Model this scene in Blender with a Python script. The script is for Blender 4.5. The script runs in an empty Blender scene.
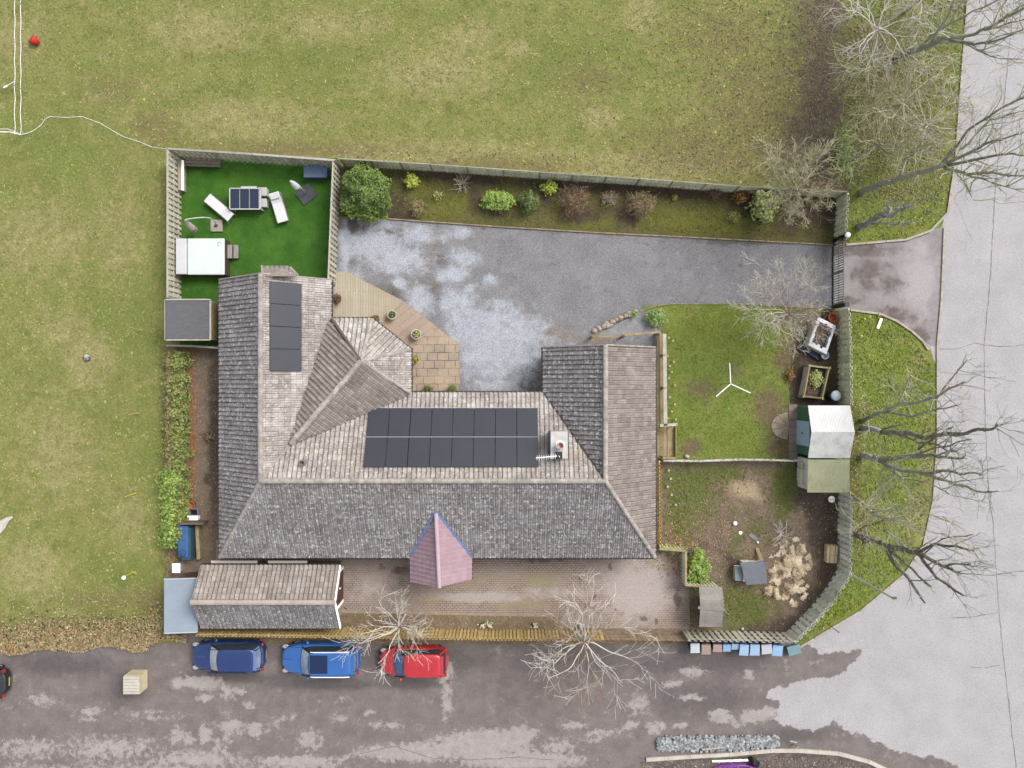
import bpy, bmesh, math, random
EXPOSURE = 1.15
from mathutils import Vector, Matrix, noise as mnoise
R = math.radians
rng = random.Random(7)
sc = bpy.context.scene
COL = sc.collection
HCAM, FPX = 45.0, 768.0

def P(px, py, z=0.0):
    s = (HCAM - z) / FPX
    return Vector(((px - 512) * s, (384 - py) * s, z))

def lin(v):
    v /= 255.0
    return v / 12.92 if v <= .04045 else ((v + .055) / 1.055) ** 2.4
GAIN = 2.3
def pc(r, g, b):                       # albedo of something that photographs as this colour in open daylight
    return tuple(min(.85, lin(c) / GAIN) for c in (r, g, b)) + (1,)

# ------------------------------------------------------------------ materials
class NT:
    def __init__(s, name):
        s.m = bpy.data.materials.new(name); s.m.use_nodes = True
        s.t = s.m.node_tree; s.n = s.t.nodes; s.l = s.t.links
        s.b = s.n['Principled BSDF']
        s.tc = s.n.new('ShaderNodeTexCoord').outputs['Object']
    def put(s, sock, v):
        if isinstance(v, bpy.types.NodeSocket): s.l.new(v, sock)
        else: sock.default_value = v
    def noise(s, scale, detail=4, rough=.6, vec=None, stretch=None, off=0):
        vec = vec or s.tc
        if stretch or off:
            mp = s.n.new('ShaderNodeMapping'); s.l.new(vec, mp.inputs['Vector'])
            if stretch: mp.inputs['Scale'].default_value = stretch
            mp.inputs['Location'].default_value = (off, off * .7, off * .3); vec = mp.outputs[0]
        q = s.n.new('ShaderNodeTexNoise'); s.l.new(vec, q.inputs['Vector'])
        q.inputs['Scale'].default_value = scale; q.inputs['Detail'].default_value = detail
        q.inputs['Roughness'].default_value = rough
        return q.outputs['Fac']
    def rng(s, v, a, b, c=0., d=1., smooth=False):
        q = s.n.new('ShaderNodeMapRange'); q.interpolation_type = 'SMOOTHSTEP' if smooth else 'LINEAR'
        s.put(q.inputs[0], v); q.inputs[1].default_value = a; q.inputs[2].default_value = b
        q.inputs[3].default_value = c; q.inputs[4].default_value = d
        return q.outputs[0]
    def mix(s, f, a, b, mode='MIX'):
        q = s.n.new('ShaderNodeMix'); q.data_type = 'RGBA'; q.blend_type = mode
        s.put(q.inputs[0], f); s.put(q.inputs[6], a); s.put(q.inputs[7], b)
        return q.outputs[2]
    def math(s, op, a, b=0.):
        q = s.n.new('ShaderNodeMath'); q.operation = op
        s.put(q.inputs[0], a); s.put(q.inputs[1], b)
        return q.outputs[0]
    def attr(s, name):
        q = s.n.new('ShaderNodeAttribute'); q.attribute_name = name
        return q
    def gray(s, v):
        q = s.n.new('ShaderNodeCombineColor')
        for i in range(3): s.put(q.inputs[i], v)
        return q.outputs[0]
    def bump(s, h, strength, dist):
        q = s.n.new('ShaderNodeBump'); q.inputs['Strength'].default_value = strength
        q.inputs['Distance'].default_value = dist; s.put(q.inputs['Height'], h)
        s.l.new(q.outputs[0], s.b.inputs['Normal'])
    def done(s, col, rough=.8, spec=.3):
        s.put(s.b.inputs['Base Color'], col); s.put(s.b.inputs['Roughness'], rough)
        s.b.inputs['Specular IOR Level'].default_value = spec
        return s.m

def mk(name, c1, c2=None, ns=3., rough=.75, tint=0., fine=0., fs=25., bump=0., stretch=None, spec=.3, metal=0., coat=0., spots=None, lo=.35, hi=.65):
    t = NT(name)
    col = c1
    if c2: col = t.mix(t.rng(t.noise(ns, 5, .65, stretch=stretch), lo, hi), c1, c2)
    if spots:                                         # (colour, scale, threshold, softness)
        for k, (sc_, s_, th, so) in enumerate(spots):
            col = t.mix(t.rng(t.noise(s_, 4, .7, off=3 + 7 * k), th - so, th + so), col, sc_)
    if tint: col = t.mix(1., col, t.gray(t.rng(t.attr('tint').outputs['Fac'], 0, 1, 1 - tint, 1 + tint)), 'MULTIPLY')
    if fine: col = t.mix(1., col, t.gray(t.rng(t.noise(fs, 3, .7, stretch=stretch), .3, .7, 1 - fine, 1 + fine)), 'MULTIPLY')
    if bump: t.bump(t.noise(fs, 3, .6, stretch=stretch), .6, bump)
    t.b.inputs['Metallic'].default_value = metal
    t.b.inputs['Coat Weight'].default_value = coat; t.b.inputs['Coat Roughness'].default_value = .05
    return t.done(col, rough, spec)

def gmat(name, c1, c2, scale=.5, lo=.38, hi=.62, fine=.25, fs=9., layers=(), rough=.9, bump=.03, bs=14., spec=.2, third=None, grain=0.):
    """ground: two tones in patches, a third fleck tone, then mask layers read from the sheet's m / n attributes"""
    t = NT(name)
    col = t.mix(t.rng(t.noise(scale, 7, .68), lo, hi), c1, c2)
    if third:
        for k, (c3, s3, th, so) in enumerate(third):
            col = t.mix(t.rng(t.noise(s3, 5, .7, off=5 + k * 9), th - so, th + so), col, c3)
    am = {}
    rg = rough
    for k, L in enumerate(layers):
        a = L['a']
        if a not in am:
            q = t.n.new('ShaderNodeSeparateColor'); t.l.new(t.attr(a).outputs['Color'], q.inputs[0]); am[a] = q
        v = t.math('ADD', am[a].outputs[L['i']], t.rng(t.noise(L.get('ns', 1.5), 7, L.get('nr', .65), off=20 + 11 * k), 0, 1, -L.get('amp', .5), L.get('amp', .5)))
        so = L.get('soft', .12)
        f = t.rng(v, .5 - so, .5 + so, 0, L.get('max', 1.), True)
        lc = t.mix(t.rng(t.noise(L.get('s2', 2.5), 6, .7, off=40 + 7 * k), .36, .64), L['c1'], L.get('c2', L['c1']))
        col = t.mix(f, col, lc)
        if 'rough' in L:
            q = t.n.new('ShaderNodeMix'); t.put(q.inputs[0], f); t.put(q.inputs[2], rg); q.inputs[3].default_value = L['rough']; rg = q.outputs[0]
    col = t.mix(1., col, t.gray(t.rng(t.noise(fs, 5, .75), .28, .72, 1 - fine, 1 + fine)), 'MULTIPLY')
    if grain: col = t.mix(1., col, t.gray(t.rng(t.noise(38., 2, .6, off=2), .3, .7, 1 - grain, 1 + grain)), 'MULTIPLY')
    if bump: t.bump(t.noise(bs, 4, .7), .7, bump)
    return t.done(col, rg, spec)

def brickmat(name, c1, c2, mortar, bw, bh, ms, rot=0., layers=(), rough=.85, offset=.5, fine=.18, var=None):
    t = NT(name)
    mp = t.n.new('ShaderNodeMapping'); t.l.new(t.tc, mp.inputs['Vector']); mp.inputs['Rotation'].default_value = (0, 0, rot)
    b = t.n.new('ShaderNodeTexBrick'); t.l.new(mp.outputs[0], b.inputs['Vector'])
    b.inputs['Color1'].default_value = c1; b.inputs['Color2'].default_value = c2; b.inputs['Mortar'].default_value = mortar
    b.inputs['Scale'].default_value = 1; b.inputs['Brick Width'].default_value = bw; b.inputs['Row Height'].default_value = bh
    b.inputs['Mortar Size'].default_value = ms; b.offset = offset; b.inputs['Mortar Smooth'].default_value = .4
    col = b.outputs['Color']
    if var: col = t.mix(t.rng(t.noise(.6, 6, .7), .4, .66, 0, .75), col, var)
    am = {}
    for k, L in enumerate(layers):
        a = L['a']
        if a not in am:
            q = t.n.new('ShaderNodeSeparateColor'); t.l.new(t.attr(a).outputs['Color'], q.inputs[0]); am[a] = q
        v = t.math('ADD', am[a].outputs[L['i']], t.rng(t.noise(L.get('ns', 1.5), 7, .65, off=20 + 11 * k), 0, 1, -L.get('amp', .5), L.get('amp', .5)))
        so = L.get('soft', .15)
        col = t.mix(t.rng(v, .5 - so, .5 + so, 0, L.get('max', .8), True), col, L['c1'])
    col = t.mix(1., col, t.gray(t.rng(t.noise(10, 5, .75), .28, .72, 1 - fine, 1 + fine)), 'MULTIPLY')
    t.bump(b.outputs['Fac'], .4, -.01)
    return t.done(col, rough, .25)

# ------------------------------------------------------------------ mesh builder
OFF = {}
class MB:
    def __init__(s): s.v = []; s.f = []; s.t = []; s.mi = []; s.k = 0
    def face(s, pts, tint=.5):
        i = len(s.v); s.v += [tuple(p) for p in pts]; s.f.append(tuple(range(i, i + len(pts)))); s.t.append(tint); s.mi.append(s.k)
    def raw(s, vs, fs, tint=.5):
        i = len(s.v); s.v += [tuple(p) for p in vs]
        for f in fs: s.f.append(tuple(i + a for a in f)); s.t.append(tint); s.mi.append(s.k)
    def box(s, c, size, rz=0., rx=0., ry=0., tint=.5):
        M = Matrix.Translation(Vector(c)) @ Matrix.Rotation(rz, 4, 'Z') @ Matrix.Rotation(ry, 4, 'Y') @ Matrix.Rotation(rx, 4, 'X')
        x, y, z = [a / 2 for a in size]
        vs = [M @ Vector(p) for p in ((-x,-y,-z),(x,-y,-z),(x,y,-z),(-x,y,-z),(-x,-y,z),(x,-y,z),(x,y,z),(-x,y,z))]
        s.raw(vs, ((0,3,2,1),(4,5,6,7),(0,1,5,4),(1,2,6,5),(2,3,7,6),(3,0,4,7)), tint)
    def bar(s, a, b, w, h, tint=.5):
        a, b = Vector(a), Vector(b); d = (b - a); u = d.normalized()
        side = u.cross(Vector((0, 0, 1)))
        side = side.normalized() if side.length > 1e-4 else Vector((1, 0, 0))
        up = side.cross(u).normalized()
        vs = []
        for p in (a, b):
            for i, j in ((-1,-1),(1,-1),(1,1),(-1,1)): vs.append(p + side * w / 2 * i + up * h / 2 * j)
        s.raw(vs, ((0,1,2,3),(7,6,5,4),(0,4,5,1),(1,5,6,2),(2,6,7,3),(3,7,4,0)), tint)
    def prism(s, poly, z0, z1, tint=.5):
        n = len(poly)
        area = sum(poly[i][0] * poly[(i+1) % n][1] - poly[(i+1) % n][0] * poly[i][1] for i in range(n))
        if area < 0: poly = poly[::-1]
        vs = [(p[0], p[1], z0) for p in poly] + [(p[0], p[1], z1) for p in poly]
        s.raw(vs, [tuple(range(n))[::-1], tuple(range(n, 2*n))] + [(i, (i+1) % n, n + (i+1) % n, n + i) for i in range(n)], tint)
    def tube(s, pts, rad, n=6, cap=True, tint=.5):
        pts = [Vector(p) for p in pts]
        if not hasattr(rad, '__len__'): rad = [rad] * len(pts)
        base = len(s.v); prev = None
        for i, p in enumerate(pts):
            d = (pts[min(i+1, len(pts)-1)] - pts[max(i-1, 0)])
            d = d.normalized() if d.length > 1e-6 else Vector((0, 0, 1))
            if prev is None:
                a = d.orthogonal().normalized()
            else:
                a = prev - d * prev.dot(d); a = a.normalized() if a.length > 1e-5 else d.orthogonal().normalized()
            prev = a; b = d.cross(a)
            for k in range(n):
                an = 2 * math.pi * k / n
                s.v.append(tuple(p + (a * math.cos(an) + b * math.sin(an)) * rad[i]))
        for i in range(len(pts) - 1):
            for k in range(n):
                k2 = (k + 1) % n
                s.f.append((base + i*n + k, base + i*n + k2, base + (i+1)*n + k2, base + (i+1)*n + k)); s.t.append(tint); s.mi.append(s.k)
        if cap:
            s.f.append(tuple(base + k for k in range(n))[::-1]); s.t.append(tint); s.mi.append(s.k)
            e = base + (len(pts)-1)*n
            s.f.append(tuple(e + k for k in range(n))); s.t.append(tint); s.mi.append(s.k)
    def lathe(s, c, prof, n=16, tint=.5):
        c = Vector(c); base = len(s.v)
        for r, z in prof:
            for k in range(n):
                a = 2*math.pi*k/n; s.v.append((c.x + r*math.cos(a), c.y + r*math.sin(a), c.z + z))
        for i in range(len(prof)-1):
            for k in range(n):
                k2 = (k+1) % n
                s.f.append((base+i*n+k, base+i*n+k2, base+(i+1)*n+k2, base+(i+1)*n+k)); s.t.append(tint); s.mi.append(s.k)
        s.f.append(tuple(base+k for k in range(n))[::-1]); s.t.append(tint); s.mi.append(s.k)
        e = base+(len(prof)-1)*n; s.f.append(tuple(e+k for k in range(n))); s.t.append(tint); s.mi.append(s.k)
    def lump(s, c, r, seed=0., amp=.25, nu=10, nv=6, tint=.5, freq=1.2):
        c = Vector(c); r = Vector(r) if hasattr(r, '__len__') else Vector((r, r, r)); base = len(s.v)
        for i in range(nv + 1):
            th = math.pi * i / nv
            for k in range(nu):
                ph = 2 * math.pi * k / nu
                d = Vector((math.sin(th)*math.cos(ph), math.sin(th)*math.sin(ph), math.cos(th)))
                q = 1 + amp * mnoise.noise(d * freq + Vector((seed, seed * 2.1, seed * .7)))
                s.v.append((c.x + d.x*r.x*q, c.y + d.y*r.y*q, c.z + d.z*r.z*q))
        for i in range(nv):
            for k in range(nu):
                k2 = (k+1) % nu
                s.f.append((base+i*nu+k, base+(i+1)*nu+k, base+(i+1)*nu+k2, base+i*nu+k2)); s.t.append(tint); s.mi.append(s.k)
    def leaf(s, p, size, nrm, tint=.5, asp=.6):
        p = Vector(p); n = nrm.normalized(); a = n.orthogonal().normalized(); b = n.cross(a)
        an = rng.uniform(0, 6.28); u = a*math.cos(an) + b*math.sin(an); w = n.cross(u)
        u = u * size * .5; w = w * size * asp * .5
        s.face((p - u, p + w - n*size*.08, p + u, p - w - n*size*.08), tint)
    def build(s, name, mats, parent=None, smooth=False):
        off = OFF.get(parent.name, Vector((0, 0, 0))) if parent else Vector((0, 0, 0))
        me = bpy.data.meshes.new(name)
        vs = s.v if off.length == 0 else [(a - off.x, b - off.y, c - off.z) for a, b, c in s.v]
        me.from_pydata(vs, [], s.f)
        if not isinstance(mats, (list, tuple)): mats = [mats]
        for m in mats: me.materials.append(m)
        a = me.attributes.new('tint', 'FLOAT', 'FACE'); a.data.foreach_set('value', s.t)
        if len(mats) > 1: me.polygons.foreach_set('material_index', s.mi)
        if smooth: me.polygons.foreach_set('use_smooth', [True] * len(s.f))
        me.update()
        o = bpy.data.objects.new(name, me); COL.objects.link(o)
        if parent: o.parent = parent; OFF[o.name] = off
        return o

def tag(o, label=None, cat=None, group=None, kind=None):
    if label: o['label'] = label
    if cat: o['category'] = cat
    if group: o['group'] = group
    if kind: o['kind'] = kind
    return o
def thing(name, label, cat, loc=(0, 0, 0), rz=0., group=None, local=False):
    o = bpy.data.objects.new(name, None); COL.objects.link(o); o.empty_display_size = .3
    o.location = loc; o.rotation_euler = (0, 0, rz)
    OFF[o.name] = Vector((0, 0, 0)) if local else Vector(loc)
    return tag(o, label, cat, group)
def smoothbevel(o, w=.02, seg=2):
    m = o.modifiers.new('bevel', 'BEVEL'); m.width = w; m.segments = seg; m.limit_method = 'ANGLE'; m.angle_limit = R(40)
    return o

# ------------------------------------------------------------------ ground sheets
def seg_d(p, a, b):
    ax, ay = a; bx, by = b; dx, dy = bx-ax, by-ay; L = dx*dx+dy*dy
    t = 0 if L == 0 else max(0, min(1, ((p[0]-ax)*dx+(p[1]-ay)*dy)/L))
    return math.hypot(p[0]-ax-t*dx, p[1]-ay-t*dy)
def inside(p, poly):
    c = False; n = len(poly); j = n-1
    for i in range(n):
        (xi, yi), (xj, yj) = poly[i], poly[j]
        if (yi > p[1]) != (yj > p[1]) and p[0] < (xj-xi)*(p[1]-yi)/(yj-yi)+xi: c = not c
        j = i
    return c
def sdpoly(p, poly):
    d = min(seg_d(p, poly[i], poly[(i+1) % len(poly)]) for i in range(len(poly)))
    return d if inside(p, poly) else -d
def blobs(lst):
    """soft ellipses in ground pixels: (cx, cy, rx, ry[, strength])"""
    def f(px, py):
        v = 0.
        for b in lst:
            dx = (px-b[0])/b[2]; dy = (py-b[1])/b[3]; d = dx*dx+dy*dy
            if d < 4:
                v = max(v, (b[4] if len(b) > 4 else 1.) * max(0., 1. - .5*math.sqrt(d)))
        return v
    return f
def polym(poly, w):
    return lambda px, py: max(0., min(1., .5 + sdpoly((px, py), poly)/(2*w)))
def pixof(x, y): return x*FPX/HCAM + 512, 384 - y*FPX/HCAM

def sheet(name, pix, z, mat, grid=0., masks=None, rough_edge=0., kind='structure', world=None):
    pts = [P(*p) for p in pix] if world is None else [Vector((a, b, 0)) for a, b in world]
    if rough_edge:
        out = []
        for i, a in enumerate(pts):
            b = pts[(i+1) % len(pts)]; k = max(1, int((b-a).length/.3))
            for j in range(k):
                q = a.lerp(b, j/k); o = mnoise.noise_vector(q*1.3)*rough_edge + mnoise.noise_vector(q*4.)*rough_edge*.5
                out.append(Vector((q.x+o.x, q.y+o.y, 0)))
        pts = out
    bm = bmesh.new()
    f = bm.faces.new([bm.verts.new((p.x, p.y, z)) for p in pts])
    if f.calc_center_median() and f.normal.z == 0: f.normal_update()
    if f.normal.z < 0: f.normal_flip()
    if grid:
        bmesh.ops.triangulate(bm, faces=bm.faces[:])
        xs = [p.x for p in pts]; ys = [p.y for p in pts]
        lo, hi = max(min(xs), -36), min(max(xs), 36)
        x = lo + grid
        while x < hi:
            bmesh.ops.bisect_plane(bm, geom=bm.verts[:]+bm.edges[:]+bm.faces[:], plane_co=(x, 0, 0), plane_no=(1, 0, 0)); x += grid
        lo, hi = max(min(ys), -28), min(max(ys), 28)
        y = lo + grid
        while y < hi:
            bmesh.ops.bisect_plane(bm, geom=bm.verts[:]+bm.edges[:]+bm.faces[:], plane_co=(0, y, 0), plane_no=(0, 1, 0)); y += grid
    me = bpy.data.meshes.new(name); bm.to_mesh(me); bm.free(); me.materials.append(mat)
    if masks:
        n = len(me.vertices)
        pp = [pixof(v.co.x, v.co.y) for v in me.vertices]
        for an, fs in masks.items():
            at = me.attributes.new(an, 'FLOAT_COLOR', 'POINT'); buf = []
            for p in pp:
                buf += [fs[k](*p) if k < len(fs) and fs[k] else 0. for k in range(3)] + [1.]
            at.data.foreach_set('color', buf)
    o = bpy.data.objects.new(name, me); COL.objects.link(o)
    return tag(o, kind=kind)
# ------------------------------------------------------------------ camera, light, sky
cam = bpy.data.cameras.new('camera'); co = bpy.data.objects.new('camera', cam); COL.objects.link(co)
cam.sensor_fit = 'HORIZONTAL'; cam.sensor_width = 36; cam.lens = 36 * FPX / 1024; cam.clip_end = 2000
co.location = (0, 0, HCAM); sc.camera = co
SUN_EL, SUN_AZ = 50., 52.             # azimuth measured from +Y towards +X
sun = bpy.data.lights.new('sun', 'SUN'); sun.energy = 1.3; sun.angle = R(26); sun.color = (1, .955, .9)
so_ = bpy.data.objects.new('sun', sun); COL.objects.link(so_); so_.location = (20, 20, 60)
d_ = Vector((math.sin(R(SUN_AZ))*math.cos(R(SUN_EL)), math.cos(R(SUN_AZ))*math.cos(R(SUN_EL)), math.sin(R(SUN_EL))))
so_.rotation_euler = d_.to_track_quat('Z', 'Y').to_euler()
w = bpy.data.worlds.new('World'); sc.world = w; w.use_nodes = True
wt = w.node_tree; bg = wt.nodes['Background']
sky = wt.nodes.new('ShaderNodeTexSky'); sky.sky_type = 'NISHITA'; sky.sun_disc = False
sky.sun_elevation = R(SUN_EL); sky.sun_rotation = R(SUN_AZ); sky.dust_density = 4; sky.air_density = 1.0; sky.ozone_density = 1
hs = wt.nodes.new('ShaderNodeHueSaturation'); hs.inputs['Saturation'].default_value = .28      # cloud cover: a nearly white sky
wt.links.new(sky.outputs[0], hs.inputs['Color']); wt.links.new(hs.outputs[0], bg.inputs[0]); bg.inputs[1].default_value = .15
sc.view_settings.view_transform = 'Standard'; sc.view_settings.look = 'None'; sc.view_settings.gamma = 1
sc.view_settings.exposure = EXPOSURE
sc.cycles.max_bounces = 6

# ------------------------------------------------------------------ ground
worn = blobs([(200,30,60,25,.8),(470,35,25,12,1.1),(640,12,14,16,1.2),(515,48,14,9,1.1),(600,118,18,12,1.),(90,358,22,20,1.2),(85,380,22,10,1.),(20,40,30,30,.8),
              (430,155,140,14,1.05),(650,165,130,14,1.),(40,240,60,40,.75),(60,450,50,60,.75),(130,520,30,40,.7),(250,120,80,25,.8),(330,25,60,20,.8),(30,570,40,30,.9),(120,240,30,60,.7),
              (60,330,30,20,.8),(440,70,70,30,.8)])
brown = blobs([(155,128,22,16,1.1),(700,150,80,30,.9),(760,110,60,60,.95),(720,40,60,40,.75),(500,165,90,10,.9),(300,150,140,10,.85),(590,80,40,25,.7),(160,600,30,14,1.1),(100,600,60,10,.85),(110,90,30,20,.7)])
soil_e = polym([(795,-60),(850,-60),(850,200),(800,200),(765,175),(785,120),(795,60)], 38)
green = blobs([(120,320,40,60,.85),(90,420,60,60,.75),(560,60,80,30,.85),(300,60,80,40,.75),(150,480,20,80,.9),(60,150,60,40,.8),(120,570,50,30,.8)])
M_field = gmat('field_grass', pc(133,141,72), pc(153,153,90), 1.0, fine=.3, fs=7, bump=.06, grain=.2,
    third=[(pc(176,164,112), 1.3, .62, .08), (pc(112,122,56), .8, .64, .08)],
    layers=[dict(a='m', i=2, c1=pc(120,132,64), c2=pc(134,142,72), amp=.55, soft=.3, max=.7),
            dict(a='m', i=0, c1=pc(188,178,130), c2=pc(158,148,92), amp=.6, soft=.22, max=.8, ns=1.8),
            dict(a='m', i=1, c1=pc(132,116,88), c2=pc(142,132,80), amp=.6, soft=.25, max=.8, ns=2.2),
            dict(a='n', i=0, c1=pc(100,92,78), c2=pc(126,118,88), amp=.9, soft=.38, ns=1.1)])
sheet('field', [(-900,-900),(1900,-900),(1900,1700),(-900,1700)], 0, M_field, .4, {'m': [worn, brown, green], 'n': [soil_e]})

# asphalt: the street on the right and the lane along the bottom, in one sheet
dry_poly = [(1300,-300),(930,-300),(930,330),(890,570),(800,640),(822,655),(862,648),(850,668),(832,678),(800,680),(775,686),(768,696),(782,706),(772,714),(790,727),(812,731),(836,722),(872,740),(905,752),(955,764),(985,800),(1300,900)]
dry1 = polym(dry_poly, 12)
drys = blobs([(480,744,42,12,1.2),(415,752,40,8,1.15),(520,735,16,8,1.1),(380,752,25,7,1.),(447,700,5,20,1.),(445,672,10,12,.95),(520,760,60,8,1.1),(560,745,20,8,.8),
              (690,697,14,4,.9),(720,716,11,6,1.15),(738,723,6,4,1.1),(753,716,11,6,1.15),(768,713,7,7,1.15),(682,727,8,3,1.1),(748,675,8,5,.9),(692,672,16,6,.85),(672,684,10,5,.85),
              (200,682,24,5,1.15),(178,684,8,6,.95),(205,697,10,5,.9),(228,694,9,6,.9),(240,690,6,4,1.),(250,706,6,3,1.),(232,726,12,8,.95),(205,735,8,9,.95),(178,735,7,8,.95),(255,730,11,8,.85),(190,742,6,5,.9),(222,742,9,5,.9),(276,722,8,4,.9),(292,716,6,4,.9),
              (390,725,30,5,.7),(310,740,15,12,.8),(150,715,40,5,.75),(40,700,20,8,.7),(90,712,14,8,.75),(340,718,10,6,.75),(370,712,8,4,.8),(110,748,60,14,.72),(30,748,50,12,.7),(200,759,60,9,.8),(300,762,50,7,.9),(600,735,20,6,.8),(640,705,12,12,.75),(655,728,12,8,.8),(575,725,14,5,.85),(630,725,8,5,.9),(345,700,8,4,.8),(130,772,200,8,.8)])
darkw = blobs([(430,660,60,14,1.),(590,660,70,24,.8),(700,700,60,24,.75),(60,665,60,12,.9),(120,690,26,22,.75),(230,676,60,5,1.1),(330,684,60,6,1.1),(690,665,80,10,1.),(800,735,40,8,.9),(415,684,30,5,1.1),(870,230,40,8,1.),(900,300,30,8,.0)])
rust = blobs([(300,700,60,10,.8),(600,650,30,15,.7),(160,650,60,8,.8)])
M_road = gmat('asphalt', pc(128,119,116), pc(144,134,131), 1.1, fine=.22, fs=11, bump=.02, bs=30, grain=.34,
    third=[(pc(166,156,152), 1.6, .64, .06)],
    layers=[dict(a='m', i=2, c1=pc(104,97,96), c2=pc(116,108,106), amp=.45, soft=.25, ns=.9, rough=.55),
            dict(a='m', i=1, c1=pc(190,182,178), c2=pc(172,163,159), amp=.8, soft=.14, ns=3.2, nr=.75),
            dict(a='m', i=0, c1=pc(200,196,198), c2=pc(188,184,185), amp=.55, soft=.035, ns=.8, s2=.6, nr=.7)], rough=.8)
sheet('road', [(1900,-900),(982,-900),(967,0),(960,90),(955,160),(947,215),(930,232),(905,241),(845,245),(843,310),(878,313),(912,330),(930,348),(938,372),(938,440),(934,500),(924,545),(905,575),(860,612),(800,648),(795,634),(690,633),(340,631),(192,630),(184,642),(150,645),(70,643),(20,645),(-60,660),(-900,660),(-900,1700),(1900,1700)], .006, M_road, .4, {'m': [dry1, drys, darkw]})

M_apron = gmat('entrance_asphalt', pc(154,147,147), pc(170,164,163), .9, fine=.16, fs=10, bump=.02, grain=.15,
    layers=[dict(a='m', i=0, c1=pc(112,101,98), c2=pc(136,126,122), amp=.6, soft=.2, ns=1.4), dict(a='m', i=1, c1=pc(190,182,182), amp=.5, soft=.25)])
sheet('driveway_entrance', [(832,246),(905,242),(928,234),(943,222),(944,250),(940,300),(937,346),(930,346),(912,329),(878,312),(843,309),(832,309)], .010, M_apron, .3,
      {'m': [blobs([(870,270,22,12,.8),(860,250,40,6,1.),(895,285,20,10,.75),(850,300,12,6,.9),(900,315,26,10,.8),(920,332,10,12,.8),(870,285,12,8,.8)]), blobs([(920,280,20,40,.9)])]})
# verges
vm = blobs([(900,100,70,120,.8),(900,190,40,20,.7),(880,120,60,60,.9),(860,60,60,60,.95),(920,60,30,50,.7),(850,170,20,20,1.)])
vg = blobs([(890,240,50,10,.9),(920,225,20,20,.7)])
M_verge = gmat('verge_grass', pc(122,142,54), pc(144,154,78), .8, fine=.3, fs=7, bump=.06, grain=.2,
    third=[(pc(112,128,44), 1.1, .6, .08), (pc(176,164,96), 1.5, .66, .06)],
    layers=[dict(a='m', i=0, c1=pc(132,124,82), c2=pc(116,104,74), amp=.6, soft=.25, ns=1.6, max=.85), dict(a='m', i=1, c1=pc(142,148,44), c2=pc(124,136,46), amp=.5, soft=.25, max=.8),
            dict(a='m', i=2, c1=pc(190,172,120), c2=pc(150,140,90), amp=.5, soft=.25, max=.7)])
sheet('verge', [(842,-300),(985,-300),(966,0),(959,90),(954,160),(946,213),(929,230),(904,239),(843,244),(845,192),(842,150)], .014, M_verge, .4, {'m': [vm, vg, None]}, .5)
vm2 = blobs([(853,450,7,60,1.),(850,330,6,30,.9),(856,520,10,40,1.),(846,560,10,14,.9)])
vg2 = blobs([(870,325,20,14,.8),(850,615,40,14,.9),(840,625,20,10,.8),(890,355,30,20,.7)])
vs2 = blobs([(930,480,12,60,.9),(920,360,10,14,.8),(905,340,16,6,.6),(915,520,12,30,.9)])
sheet('verge', [(848,309),(880,314),(911,331),(928,350),(935,372),(935,440),(931,500),(921,545),(902,573),(858,610),(798,645),(793,636),(820,610),(842,575),(845,490),(846,400)], .014, M_verge, .4, {'m': [vm2, vg2, vs2]}, .03)

# gravel drive with pale dried patches of stone dust
dust = blobs([(375,245,24,14,1.2),(400,260,24,12,1.15),(420,235,20,8,1.),(385,225,22,7,.7),(460,232,12,6,.95),(465,258,16,9,.95),(452,275,14,8,1.05),(400,283,7,5,1.1),(345,245,5,22,1.1),(352,275,14,6,.9),(420,300,12,16,1.),(455,300,16,10,1.05),(490,280,8,6,1.),(470,288,6,5,1.),(500,305,12,8,.9),(500,350,44,36,1.05),(465,330,18,24,1.),(520,335,22,24,.9),(500,385,44,10,.85),(490,320,40,12,.95),(540,325,12,14,.7)])
wet = blobs([(355,225,16,8,1.1),(380,232,50,5,.8),(350,255,6,16,.8),(390,300,20,14,.8),(430,290,14,10,.7),(525,380,16,16,1.1),(540,392,20,5,1.1),(630,325,20,10,.8),(440,260,8,8,.8),(410,215,40,5,.8),(580,228,60,5,.8),(760,240,80,5,.9),(826,255,8,14,.8)])
loam = blobs([(430,238,12,10,.8),(425,262,8,8,.9),(420,285,14,6,.7),(610,232,20,5,.9),(555,335,20,8,.8),(600,338,14,8,.8),(700,235,30,4,.8)])
M_gravel = gmat('gravel', pc(144,143,146), pc(162,160,163), .7, fine=.3, fs=10, bump=.07, bs=24, grain=.62,
    third=[(pc(172,170,174), 2.2, .66, .05), (pc(118,112,112), 1.4, .66, .06)],
    layers=[dict(a='m', i=1, c1=pc(116,110,106), c2=pc(128,122,118), amp=.6, soft=.22, ns=1.6), dict(a='m', i=2, c1=pc(164,148,130), c2=pc(140,128,120), amp=.6, soft=.25),
            dict(a='m', i=0, c1=pc(208,213,221), c2=pc(184,189,198), amp=.7, soft=.27, ns=1.8, nr=.7)])
sheet('driveway', [(336,218),(388,220),(430,223),(500,228),(600,234),(700,239),(833,246),(833,309),(740,305),(672,305),(668,345),(665,400),(336,400)], .010, M_gravel, .3, {'m': [dust, wet, loam]})
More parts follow.
